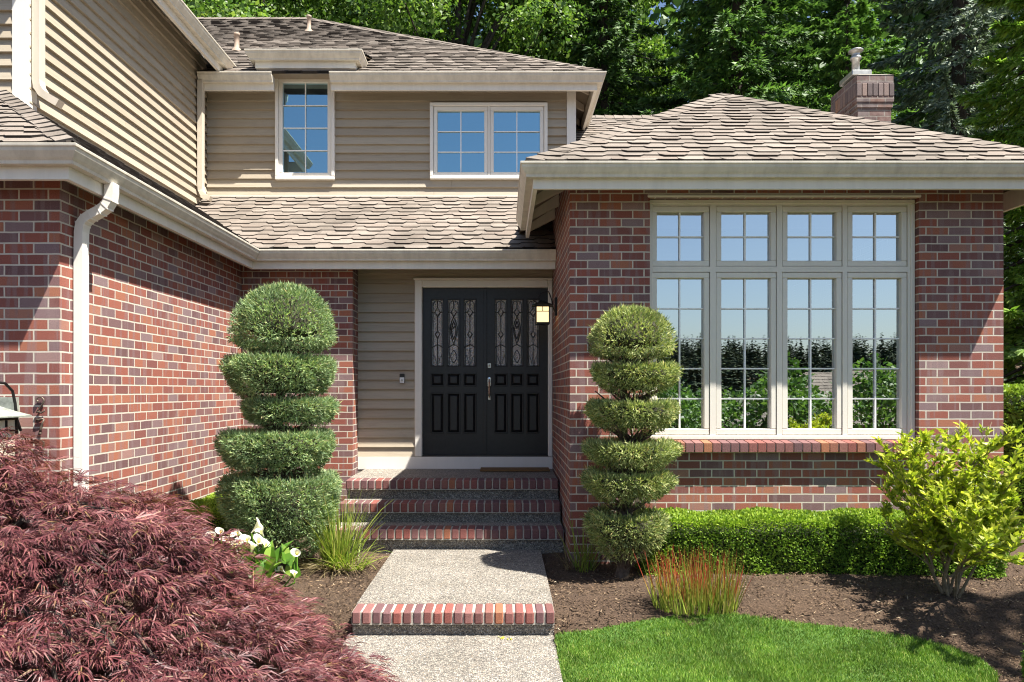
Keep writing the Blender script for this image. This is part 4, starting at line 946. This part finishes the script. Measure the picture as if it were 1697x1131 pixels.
def hedge(name, x0, x1, y0, y1, z0, z1, dens, label, leafL=.022, round_=.07):
    e_ = empty(name, ((x0+x1)/2, (y0+y1)/2, z0), label, 'hedge')
    lx, ly, lz = x1-x0, y1-y0, z1-z0
    A_ = [lx*lz, lx*lz, ly*lz, ly*lz, lx*ly]; n = int(dens*sum(A_)); f = RNG.choice(5, n, p=np.array(A_)/sum(A_)); u = RNG.random(n); v = RNG.random(n)
    Pt = np.empty((n, 3)); O = np.zeros((n, 3))
    for k, (fn, o) in enumerate((( lambda u, v: (x0+lx*u, y0+0*u, z0+lz*v), (0,-1,0)), (lambda u, v: (x0+lx*u, y1+0*u, z0+lz*v), (0,1,0)), (lambda u, v: (x0+0*u, y0+ly*u, z0+lz*v), (-1,0,0)), (lambda u, v: (x1+0*u, y0+ly*u, z0+lz*v), (1,0,0)), (lambda u, v: (x0+lx*u, y0+ly*v, z1+0*u), (0,0,1)))):
        m_ = f == k; Pt[m_] = np.stack(fn(u[m_], v[m_]), 1); O[m_] = o
    # round the edges: pull corners towards an inner box
    ctr = np.stack([np.clip(Pt[:, 0], x0+round_, x1-round_), np.clip(Pt[:, 1], y0+round_, y1-round_), np.clip(Pt[:, 2], z0, z1-round_)], 1); d = Pt - ctr; dn = np.linalg.norm(d, axis=1, keepdims=True); d = np.where(dn > round_, d/np.maximum(dn, 1e-6)*round_, d)
    lum = .45*(.03*np.sin(Pt[:, 0]*7 + 2*np.sin(Pt[:, 2]*9)) + .02*np.sin(Pt[:, 0]*17 + Pt[:, 2]*11 + Pt[:, 1]*13))[:, None]
    Pt = ctr + d + unit(d + 1e-6)*lum; inn = RNG.random(n)**2*.07; Pt = Pt - unit(d + O*.3)*inn[:, None]
    D = unit(d + O*.2) + .8*rnd(n) + np.array([0, 0, .35]); L_ = RNG.uniform(.7, 1.3, n)*leafL
    V = leaves(Pt, D, L_, L_*.62, unit(O + .9*rnd(n)), .15)
    tip = ((Pt[:, 2] > z1 - .085) & (RNG.random(n) < .8)) | (RNG.random(n) < .08)
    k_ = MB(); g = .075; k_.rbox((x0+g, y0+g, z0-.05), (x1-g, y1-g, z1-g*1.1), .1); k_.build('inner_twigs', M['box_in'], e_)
    quads_mesh('foliage', V, [M['box'], M['box_pale']], e_, midx=tip.astype(int)); return e_
hedge('boxwood_hedge', 1.18, 4.2, 6.05, 6.50, -.02, .47, 12500, 'long clipped green boxwood hedge under the large window', .024)
hedge('boxwood_hedge', -3.03, -2.50, 6.55, 8.2, -.02, .45, 9000, 'small yellow green boxwood hedge against the garage side wall', .024)
hedge('boxwood_hedge', 2.98, 3.5, 3.0, 4.2, -.25, .12, 10000, 'low light green boxwood hedge at the right edge of the lawn', .03)
hedge('privet_hedge', 5.55, 7.4, 7.9, 9.6, -.1, 1.55, 2600, 'tall clipped green hedge at the right of the brick wing', .05)

def tufts(name, loc, n, spread, Lr, W, tilt, droop, m_, parent=None, seg=5):
    a = RNG.uniform(0, 2*np.pi, n); rr = spread*np.sqrt(RNG.random(n)); Pt = np.stack([loc[0] + rr*np.cos(a), loc[1] + rr*np.sin(a), np.full(n, loc[2])], 1)
    tl = RNG.uniform(tilt[0], tilt[1], n); a2 = a + RNG.normal(0, .6, n); D = np.stack([np.sin(tl)*np.cos(a2), np.sin(tl)*np.sin(a2), np.cos(tl)], 1)
    return blades(Pt, D, RNG.uniform(Lr[0], Lr[1], n), W, RNG.uniform(droop[0], droop[1], n), seg)
g = empty('grass_clump', (-1.45, 6.42, -.02), 'clump of arching light green strap leaves left of the steps', 'grass clump', None)
quads_mesh('green_blades', tufts('', (-1.45, 6.42, -.02), 240, .10, (.36, .76), .013, (.02, .62), (.02, .3), None), M['blade'], g)
quads_mesh('green_blades', tufts('', (-1.33, 6.36, -.02), 90, .12, (.2, .42), .012, (.5, 1.1), (.1, .5), None), M['blade'], g)
quads_mesh('dry_blades', tufts('', (-1.50, 6.36, -.01), 170, .16, (.18, .42), .011, (.9, 1.5), (.05, .5), None), M['blade_dead'], g)
g = empty('grass_clump', (.70, 6.33, -.03), 'sparse thin grass clump at the brick corner behind the golden topiary', 'grass clump')
quads_mesh('green_blades', tufts('', (.70, 6.33, -.03), 46, .08, (.25, .55), .010, (.05, .8), (.02, .3), None), M['blade'], g)
quads_mesh('dry_blades', tufts('', (.62, 6.36, -.02), 60, .09, (.2, .45), .008, (.3, 1.3), (.1, .5), None), M['blade_dead'], g)
# Japanese blood grass: upright blades with red tips
n = 520; a = RNG.uniform(0, 2*np.pi, n); rr = np.sqrt(RNG.random(n)); Pt = np.stack([1.39 + .30*rr*np.cos(a), 5.28 + .19*rr*np.sin(a), np.full(n, -.04)], 1)
D = np.stack([RNG.normal(0, .13, n) + .16*rr*np.cos(a), RNG.normal(0, .13, n) + .1*rr*np.sin(a), np.ones(n)], 1); Ls = RNG.uniform(.22, .45, n)
V = blades(Pt, D, Ls, .011, RNG.uniform(0, .10, n), 5)
bg_ = quads_mesh('red_grass', V, M['redgrass'], None, (1.39, 5.28, -.04)); tag(bg_, 'clump of upright red tipped green grass in the mulch bed', 'grass clump')
tipv = np.zeros((5, n, 4)); red = (RNG.random(n) < .62)
for s in range(5): tipv[s, :, :2] = max(0, (s - 1.0)/2.6); tipv[s, :, 2:] = max(0, (s + 1 - 1.0)/2.6)
tipv *= (red*RNG.uniform(.6, 1.25, n))[None, :, None]
at = bg_.data.attributes.new('tip', 'FLOAT', 'POINT'); at.data.foreach_set('value', np.clip(tipv, 0, 1).reshape(-1).astype(np.float32))
# calla lilies
cl = empty('calla_lily', (-1.95, 5.72, -.03), 'white flowering calla lilies with broad leaves beside the red maple', 'flowers')
V = []
for k in range(46):
    cx, cy = RNG.normal(-1.93, .17), RNG.normal(5.68, .1); tl = RNG.uniform(.2, 1.0); a = RNG.uniform(0, 6.28); st_l = RNG.uniform(.05, .22)
    base = np.array([cx, cy, -.02 + st_l]); d = np.array([math.sin(tl)*math.cos(a), math.sin(tl)*math.sin(a), math.cos(tl)]); s_ = np.cross(d, [0, 0, 1]); s_ /= np.linalg.norm(s_); u_ = np.cross(s_, d); L = RNG.uniform(.13, .22); W_ = L*.3
    pr = [(0, .35, 0), (.12, 1, .0), (.4, .85, .03), (.75, .42, .0), (1, .02, -.06)]
    for (t0, w0, z0), (t1, w1, z1) in zip(pr[:-1], pr[1:]):
        for sg in (-1, 1):
            p = lambda t, w_, z_: base + d*L*t + s_*sg*w_*W_ + u_*(z_ + abs(w_)*.22)*L; q_ = lambda t, z_: base + d*L*t + u_*z_*L
            V.append([q_(t0, z0), p(t0, w0, z0), p(t1, w1, z1), q_(t1, z1)])
quads_mesh('leaves', np.array(V), M['lily_leaf'], cl)
sb = MB()
fl_px = [(352, 893, .9), (366, 886, .8), (398, 888, 1), (424, 878, 1.15), (410, 900, 1), (428, 902, 1.1), (418, 912, .9), (405, 922, .9), (388, 908, .8), (432, 932, .9), (492, 921, .9), (468, 948, .8), (488, 956, .7), (378, 900, .9), (440, 908, .9), (448, 921, .8), (396, 905, .8), (460, 936, .8), (434, 886, .8)]
for (fx, fy, k) in fl_px:
    y = RNG.uniform(5.55, 5.8); c = Vector(((fx-834)/1210*y, y, 1.545 - (fy-647)/1210*y)); ax = Vector((RNG.normal(0, .5), -.6 + RNG.normal(0, .3), .8)).normalized(); a1 = ax.cross(Vector((0, 1, .2))).normalized(); a2 = ax.cross(a1)
    f = MB(); n = 12; rings = []; s_ = .043*k
    for t, rr in ((-.7, .10), (-.2, .28), (.25, .55), (.5, .9), (.56, 1.05)):
        ring = []
        for j in range(n):
            an = 2*math.pi*j/n; lip = 1 + (.55*max(0, math.cos(an))**2 if t > .2 else 0)
            ring.append(c + ax*s_*(t*1.5 + (.5*max(0, math.cos(an)) if t > .2 else 0)) + (a1*math.cos(an) + a2*math.sin(an))*s_*rr*lip*.75)
        rings += ring
    f.add(rings, [(i*n + j, i*n + (j+1) % n, (i+1)*n + (j+1) % n, (i+1)*n + j) for i in range(4) for j in range(n)])
    fo = f.build('flower', M['petal'], cl, smooth=True)
    sp = MB(); sp.tube([c - ax*s_*.5, c + ax*s_*.75], [.004, .006], 6); sp.build('spadix', M['spadix'], fo)
    sb.tube([(c.x*.6 - 1.93*.4, c.y, -.03), (c.x, c.y + .01, (c.z - .03)*.6), c - ax*s_*1.0], [.006, .006, .006], 6)
sb.build('stems', M['lily_leaf'], cl)
# golden shrub
YS = 5.5; sS = 1210/YS; sx, sz = TX(1575, sS), -.02
gsh = empty('golden_shrub', (sx, YS, sz), 'yellow green leafy shrub with bare stems in front of the brick wing corner', 'shrub')
tb = MB(); V = []; ends = []
def shoot(p, d, L, r0, depth):
    pts = [p]; rs = [r0]; q_ = Vector(p); d = Vector(d).normalized()
    for i in range(5):
        if not (tx0 < q_.x < tx1) or q_.z > TZ(712, sS): break
        d = (d + Vector((random.gauss(0, .16), random.gauss(0, .16), random.gauss(.05, .1)))).normalized(); q_ = q_ + d*L/5; pts.append(q_.copy()); rs.append(r0*(1 - .13*(i+1)))
        if depth < 2 and i >= 1:
            for k in range(2 if depth == 0 else 1):
                nd = (d + Vector((random.gauss(0, .65), random.gauss(0, .65), random.gauss(.2, .3)))).normalized(); shoot(q_.copy(), nd, L*random.uniform(.42, .6), r0*.5, depth + 1)
        if depth >= 1 and i >= 1 or depth == 0 and i >= 2: ends.append((q_.copy(), d.copy()))
    if len(pts) > 1: tb.tube(pts, rs, 6)
tx0, tx1 = TX(1480, sS), TX(1668, sS)
for k in range(10):
    a = k*.9 + .3; shoot(Vector((sx + .05*math.cos(a), YS + .05*math.sin(a), sz)), (.33*math.cos(a), .30*math.sin(a), 1), random.uniform(.55, .98), .0115, 0)
for k in range(6): shoot(Vector((sx, YS, sz + .15)), (random.choice((1, 1, -1)), random.uniform(-.6, .6), random.uniform(.3, .9)), random.uniform(.32, .5), .008, 0)
tb.build('stems', M['twig'], gsh)
NL = 0; Ps = []; Ds = []; Ns = []
tx0, tx1 = TX(1480, sS), TX(1668, sS)
for (p, d) in ends:
    if p.x < tx0 + .04 or p.x > tx1 - .02 or p.z > TZ(700, sS): continue
    m_ = random.randint(8, 12)
    for j in range(m_):
        a = random.uniform(0, 6.28); t = random.uniform(.3, 1.5); s_ = Vector((math.cos(a), math.sin(a), .25)); Ds.append(tuple((d*(1.6 - t) + s_*t).normalized())); Ps.append(tuple(p - d*random.uniform(0, .05))); Ns.append(tuple((d + Vector((random.gauss(0, .3),)*3))))
Ps = np.array(Ps); L_ = RNG.uniform(.036, .072, len(Ps)); quads_mesh('foliage', leaves(Ps, np.array(Ds), L_, L_*.38, np.array(Ns), .12), M['shrub'], gsh)
print('shrub leaves', len(Ps))

# laceleaf maple
MC = np.array([-2.62, 3.45, -.1])
jm = empty('laceleaf_maple', tuple(MC), 'mounded dark red laceleaf maple in the front left foreground', 'maple')
def mound_h(x, y):                       # height of the dome over the ground
    dx = (x - MC[0])/2.12; dy = (y - MC[1])/1.42; q_ = np.sqrt(dx*dx + dy*dy)
    return 1.42*np.clip(1 - q_**1.65, 0, 1)
nP = 2500; th = RNG.uniform(0, 2*np.pi, nP); rr = np.sqrt(RNG.random(nP))*.99
cx = MC[0] + 2.12*rr*np.cos(th); cy = MC[1] + 1.42*rr*np.sin(th); keep = (cx > -4.2); cx, cy, th, rr = cx[keep], cy[keep], th[keep], rr[keep]
lay = np.where(RNG.random(len(cx)) < .30, .87, 1.0)
cz = MC[2] + lay*mound_h(cx, cy) - .26*RNG.random(len(cx))**2.0 + .06*np.sin(cx*6.3 + 2*np.sin(cy*5))*np.minimum(1, 2*(1 - rr))
PV = []
for i in range(len(cx)):
    nl = RNG.integers(12, 20); o2 = np.array([math.cos(th[i])*rr[i], math.sin(th[i])*rr[i]*.9, 0]) 
    p0 = np.array([cx[i], cy[i], cz[i]]); la = RNG.uniform(0, 2*np.pi, nl); lr = RNG.uniform(.01, .17, nl)
    Pl = p0 + np.stack([lr*np.cos(la), lr*np.sin(la), -.35*lr + RNG.normal(0, .015, nl)], 1)
    Dl = unit(np.stack([np.cos(la)*.7, np.sin(la)*.7, np.full(nl, -.1)], 1) + 1.1*o2 + .25*rnd(nl))
    up = unit(np.array([0, 0, .8]) + .6*o2 + .45*rnd(nl)); S = unit(np.cross(Dl, up)); LL = RNG.uniform(.06, .13, nl)
    for k in range(7):
        an = (k - 3)*.29 + RNG.normal(0, .10, nl); Lk = LL*(1 - .12*abs(k - 3))*RNG.uniform(.75, 1.2, nl); wd = Lk*.058
        dk_ = Dl*np.cos(an)[:, None] + S*np.sin(an)[:, None]; p = Pl; d = dk_ + np.array([0, 0, .12])
        for sgm in range(2):
            q_ = p + unit(d)*(Lk/2)[:, None]; sd = unit(np.cross(d, up)); w0 = (wd*(.45 if sgm == 0 else 1.0))[:, None]; w1 = (wd*(1.0 if sgm == 0 else .08))[:, None]
            PV.append(np.stack([p - sd*w0/2, p + sd*w0/2, q_ + sd*w1/2, q_ - sd*w1/2], 1)); p = q_; d = d + np.array([0, 0, -.55])
PV = np.concatenate(PV); quads_mesh('foliage', PV, M['maple'], jm); print('maple quads', len(PV))
b = MB(); b.tube([tuple(MC + (0, 0, -.1)), tuple(MC + (.05, .02, .25)), tuple(MC + (-.03, 0, .55))], [.09, .075, .06], 10)
for k in range(64):
    a = k*2.4; rr_ = random.uniform(.45, .98); ex, ey = MC[0] + 2.0*rr_*math.cos(a), MC[1] + 1.3*rr_*math.sin(a); ez = MC[2] + float(mound_h(np.array(ex), np.array(ey))) - .10
    s0 = Vector(MC + (0, 0, .3 + .004*k)); e0 = Vector((ex, ey, ez)); mid = s0.lerp(e0, .5); mid.z = max(s0.z, MC[2] + float(mound_h(np.array(mid.x), np.array(mid.y))) - .22)
    b.tube([s0, s0.lerp(mid, .5) + Vector((random.gauss(0, .04), random.gauss(0, .04), .08)), mid, mid.lerp(e0, .55) + Vector((random.gauss(0, .03), random.gauss(0, .03), .06)), e0], [.03, .022, .015, .009, .004], 6)
b.build('branches', M['bark_dark'], jm)

# ------------------------------------------------------------------ trees behind
def crown_blob(lobes, n, size, wratio=.7, shell=.5):
    """leaf rhombs scattered in lobes (cx,cy,cz,rx,ry,rz): dense near each lobe's skin"""
    vol = np.array([l[3]*l[5] for l in lobes]); idx = RNG.choice(len(lobes), n, p=vol/vol.sum()); Lb = np.array(lobes)[idx]
    u = rnd(n); u[:, 2] = np.abs(u[:, 2])*np.where(RNG.random(n) < .75, 1, -1); u = unit(u); s = (shell + (1 - shell)*RNG.random(n)**.6)
    lum = 1 + .16*np.sin(u[:, 0]*5 + idx) + .14*np.sin(u[:, 1]*6 + u[:, 2]*7 + idx*2)
    Pt = Lb[:, :3] + u*Lb[:, 3:]*(s*lum)[:, None]
    D = u*.55 + .8*rnd(n) + np.array([0, 0, -.25]); L = RNG.uniform(.6, 1.35, n)*size
    return leaves(Pt, D, L, L*wratio, unit(u*.5 + np.array([.1, -.25, .55]) + .75*rnd(n)), .1)
def broad_tree(loc, height, Rr, z0, n, size, label, leafm, group=None, lobes_n=44, name='broadleaf_tree'):
    e_ = empty(name, loc, label, 'tree', group); x, y, z = loc
    b = MB(); b.tube([(x, y, z - .3), (x + .1, y, z + height*.3), (x - .1, y + .1, z + height*.6), (x, y, z + height*.85)], [.26, .2, .14, .05], 9)
    lobes = []
    for k in range(lobes_n):
        a = random.uniform(0, 6.28); q_ = random.random(); zz = z0 + (height - z0)*random.random(); prof = math.sin(math.pi*min(.98, max(.12, (zz - z0)/(height - z0)*.85 + .12)))**.6; rr_ = Rr*prof*(.35 + .55*random.random()**.5)
        lr = random.uniform(.62, 1.15)*Rr*.33
        lobes.append((x + rr_*math.cos(a), y + rr_*math.sin(a), z + zz, lr*1.15, lr*1.1, lr*.72)); p = Vector(lobes[-1][:3]); s0 = Vector((x, y, z + zz*.72))
        b.tube([s0, s0.lerp(p, .5) + Vector((0, 0, .15)), p], [.07, .045, .015], 5)
    b.build('trunk', M['bark_dark'], e_); quads_mesh('crown', crown_blob(lobes, n, size), leafm, e_); return e_
def conifer(loc, height, Rr, label, leafm, z0=.8, nb=150, droop=.35, size=.2, group=None, name='fir_tree', upturn=.25, dens=95, wr=.28):
    e_ = empty(name, loc, label, 'tree', group); x, y, z = loc
    b = MB(); b.tube([(x, y, z - .3), (x, y, z + height*.5), (x, y, z + height)], [.24, .15, .02], 9); Ps = []; Ds = []; Ns = []
    for k in range(nb):
        t = (k + random.random())/nb; zz = z0 + (height - z0)*t; a = k*2.399 + random.gauss(0, .3); L = Rr*(1 - t)**.85*random.uniform(.72, 1.12) + .15
        d = np.array([math.cos(a), math.sin(a), 0]); s_ = np.array([-math.sin(a), math.cos(a), 0]); m_ = max(8, int(dens*L/Rr))
        f = RNG.random(m_)**.75; zc = zz - droop*L*f + upturn*L*f**3; w_ = .34*L*(1 - f*.75)*RNG.uniform(-1, 1, m_)*np.sin(np.pi*np.clip(f + .12, 0, 1))**.5
        Pt = np.stack([x + d[0]*L*f + s_[0]*w_, y + d[1]*L*f + s_[1]*w_, z + zc - .15*np.abs(w_) - .02*L*RNG.random(m_)], 1)
        D = d*.8 + s_*np.sign(w_)[:, None]*.75 + np.array([0, 0, -.35]) + .3*rnd(m_); Ps.append(Pt); Ds.append(D); Ns.append(np.array([.18, -.6, .7]) + .5*rnd(m_))
        b.tube([(x, y, z + zz), (x + d[0]*L*.5, y + d[1]*L*.5, z + zz - droop*L*.5 + upturn*L*.125), (x + d[0]*L*.9, y + d[1]*L*.9, z + zz - droop*L*.9 + upturn*L*.7)], [.035, .02, .006], 4)
    b.build('trunk', M['bark_dark'], e_); Ps = np.concatenate(Ps); Ds = np.concatenate(Ds); Ns = np.concatenate(Ns); L_ = RNG.uniform(.6, 1.4, len(Ps))*size
    Ps2 = np.concatenate([Ps, Ps, Ps]); Ds2 = np.concatenate([Ds, Ds + .7*rnd(len(Ps)), Ds + .7*rnd(len(Ps))]); L2 = np.concatenate([L_]*3)
    quads_mesh('crown', leaves(Ps2, Ds2, L2, L2*wr, np.concatenate([Ns]*3), .06), leafm, e_); return e_
def copy_tree(o, loc, rz, sc_, label, group=None):
    r_ = o.copy(); COL.objects.link(r_); r_.location = loc; r_.rotation_euler = (0, 0, rz); r_.scale = (sc_, sc_, sc_); r_['label'] = label
    if group: r_['group'] = group
    for c in o.children:
        k = c.copy(); COL.objects.link(k); k.parent = r_
    return r_
GZ = lambda x, y: float(gz(np.array(float(x)), np.array(float(y))))
T1 = broad_tree((-7.6, 19.5, GZ(0, 19.5)), 12.5, 4.2, 2.0, 95000, .125, 'bright green broadleaf tree behind the main roof ridge', M['decid'], 'trees behind the house')
T2 = broad_tree((-1.2, 20.0, GZ(0, 20)), 13.0, 4.3, 2.0, 100000, .125, 'wide bright green broadleaf tree behind the upper window gutter', M['decid'], 'trees behind the house')
F1 = conifer((5.6, 17.5, GZ(0, 17.5)), 15, 3.4, 'dark green hemlock with layered boughs behind the wing roof peak', M['hem'], 1.0, 150, .34, .17, 'trees behind the house', 'hemlock_tree', .16, 420)
F2 = conifer((2.6, 19.0, GZ(0, 19)), 17, 3.2, 'dark fir with drooping boughs between the broadleaf trees and the wing roof peak', M['fir'], 1.0, 170, .38, .18, 'trees behind the house', 'fir_tree', .2, 330)
S1 = conifer((10.6, 17.0, GZ(0, 17)), 16, 4.2, 'silvery blue spruce behind the chimney', M['spruce'], 1.0, 125, .42, .15, 'trees behind the house', 'spruce_tree', .34, 520)
C1 = conifer((9.1, 12.3, GZ(0, 12.3)), 12, 2.1, 'bright green feathery cedar at the right edge behind the brick wing', M['cedar'], .4, 170, .5, .13, 'trees behind the house', 'cedar_tree', .25, 330)
copy_tree(F2, (7.7, 21.5, GZ(0, 21.5)), 2.0, 1.05, 'tall dark fir behind the chimney flue', 'trees behind the house')
copy_tree(T1, (-4.6, 24.0, GZ(0, 24)), 1.1, 1.05, 'broadleaf tree in the second row above the main roof ridge', 'trees behind the house')
copy_tree(T2, (2.2, 25.0, GZ(0, 25)), 2.3, 1.1, 'broadleaf tree in the second row behind the dark fir', 'trees behind the house')
copy_tree(T1, (-13.0, 22.0, GZ(0, 22)), 4.0, 1.05, 'leftmost broadleaf tree behind the garage roof', 'trees behind the house')
copy_tree(F2, (14.2, 21.0, GZ(0, 21)), 3.3, 1.1, 'dark fir at the far right behind the blue spruce', 'trees behind the house')
copy_tree(F1, (12.0, 25.5, GZ(0, 25.5)), .8, 1.15, 'hemlock in the second row right of the chimney', 'trees behind the house')
copy_tree(F1, (7.3, 15.5, GZ(0, 15.5)), 1.9, .62, 'small bright hemlock left of the chimney stack', 'trees behind the house')
copy_tree(C1, (12.6, 15.0, GZ(0, 15)), 1.5, .9, 'green cedar between the blue spruce and the right edge', 'trees behind the house')
# far wooded slope closing the view: one mass nobody could count
lobes = []
for k in range(360):
    x = random.uniform(-34, 40); y = random.uniform(29, 37); lobes.append((x, y, GZ(x, y) + random.uniform(1, 21), 2.7, 2.0, 2.0))
tag(quads_mesh('hillside_wood', crown_blob(lobes, 130000, .5, .7, .1), M['fir'], None, (0, 30, 4)), 'dark dense woodland on the slope behind the trees', 'woodland', kind='stuff')

# ------------------------------------------------------------------ what the windows mirror: the street side
st = MB(); st.box((-60, -19, -1.35), (60, -12, -1.02)); o = st.build('road', M['asphalt'], None); tag(o, kind='structure')
nh = empty('neighbour_house', (20, -27, -2), 'low house across the street with a grey brown hip roof, mirrored in the window', 'house')
b = MB(); b.box((12, -33, -3), (27, -23, .0)); b.build('wall', M['siding'], nh)
b = MB(); dk = MB(); a_ = .5
roof_plane(b, dk, [(28, -22, -.1), (11, -22, -.1), (16.5, -28, 2.7), (22.5, -28, 2.7)], (-1, 0, 0), (0, -1, 2.8/6), .4); dk.add([(28, -22, -.1), (22.5, -28, 2.7), (28, -34, -.1), (11, -34, -.1), (16.5, -28, 2.7), (11, -22, -.1)], [(0, 2, 1), (1, 2, 3, 4), (4, 3, 5)])
b.build('roof', SH, nh); dk.build('roof_deck', M['shingle'], nh)
def simple_bush(loc, Rr, h, n, label, lm):
    e_ = empty('garden_tree', loc, label, 'tree', 'garden trees across the lawn'); x, y, z = loc
    lobes = [(x + random.gauss(0, Rr*.4), y + random.gauss(0, Rr*.4), z + h*random.uniform(.3, .85), Rr*.45, Rr*.45, Rr*.38) for k in range(12)]
    b = MB(); b.tube([(x, y, z - .2), (x, y, z + h*.7)], [.1, .05], 7); b.build('trunk', M['bark_dark'], e_); quads_mesh('crown', crown_blob(lobes, n, .16), lm, e_); return e_
B1 = simple_bush((8.6, -7.5, GZ(0, -7.5)), 2.0, 2.8, 5200, 'green garden tree in front of the house, mirrored in the large window', M['hem'])
copy_tree(B1, (4.2, -9.5, GZ(0, -9.5)), 1.2, .8, 'smaller green garden tree mirrored low in the large window'); copy_tree(B1, (13.5, -10, GZ(0, -10)), 2.2, 1.0, 'right hand green garden tree mirrored in the large window'); copy_tree(B1, (6.2, -12, GZ(0, -12)), 4.2, .95, 'garden tree by the road mirrored in the large window')
# far ridge of conifers
V = []
for k in range(2600):
    x = random.uniform(-130, 190); y = random.uniform(-135, -62) if k % 5 < 3 else random.uniform(-146, -120); h = random.uniform(4, 8); z = GZ(x, y) - .5; 
    for j in range(14):
        t = j/14; rr_ = h*.24*(1 - t) + .15
        for q_ in range(6):
            a = random.uniform(0, 6.28); d = np.array([math.cos(a), math.sin(a), -.35]); s_ = np.array([-math.sin(a), math.cos(a), 0]); p = np.array([x, y, z + h*(.05 + .95*min(1, t + random.random()/14))]); V.append([p, p + d*rr_*.7 - s_*rr_*.5, p + d*rr_, p + d*rr_*.7 + s_*rr_*.5])
tag(quads_mesh('ridge_wood', np.array(V), M['fargreen'], None, (0, -110, 0)), 'far ridge of dark conifers across the valley, mirrored in the window', 'woodland', kind='stuff')
# unseen tree added right of the frame, shaped to cast the bed corner's shadow
broad_tree((9.05, .85, GZ(0, .85)), 10.0, 2.5, 6.4, 24000, .2, 'unseen broadleaf tree added right of the lawn to shade the bed corner', M['decid'])

# small things in the bed
b = MB(); y = 6.0; c = ((1311-834)/1210*5.95, 5.95, -.03); b.lathe([(.02, 0), (.038, .0), (.042, .03), (.036, .038), (.022, .03), (.02, .01), (.0001, .008)], c, 16)
tag(b.build('sprinkler_head', M['lily_leaf'], None, c, smooth=True), 'small round pale green sprinkler head in the mulch before the hedge', 'sprinkler')
V = leaves(np.array([(-.02 + .1*i/7*RNG.random() , 5.0 + .03*RNG.random(), -.165) for i in range(9)]), np.stack([RNG.normal(size=9), RNG.normal(size=9), np.zeros(9)], 1), .03, .014, np.tile([0, 0, 1.0], (9, 1)) + .2*rnd(9))
tag(quads_mesh('fallen_leaves', V, M['yellowleaf'], None, (0, 5.0, -.17)), 'scrap of yellow fallen leaves at the foot of the path step', 'leaves')
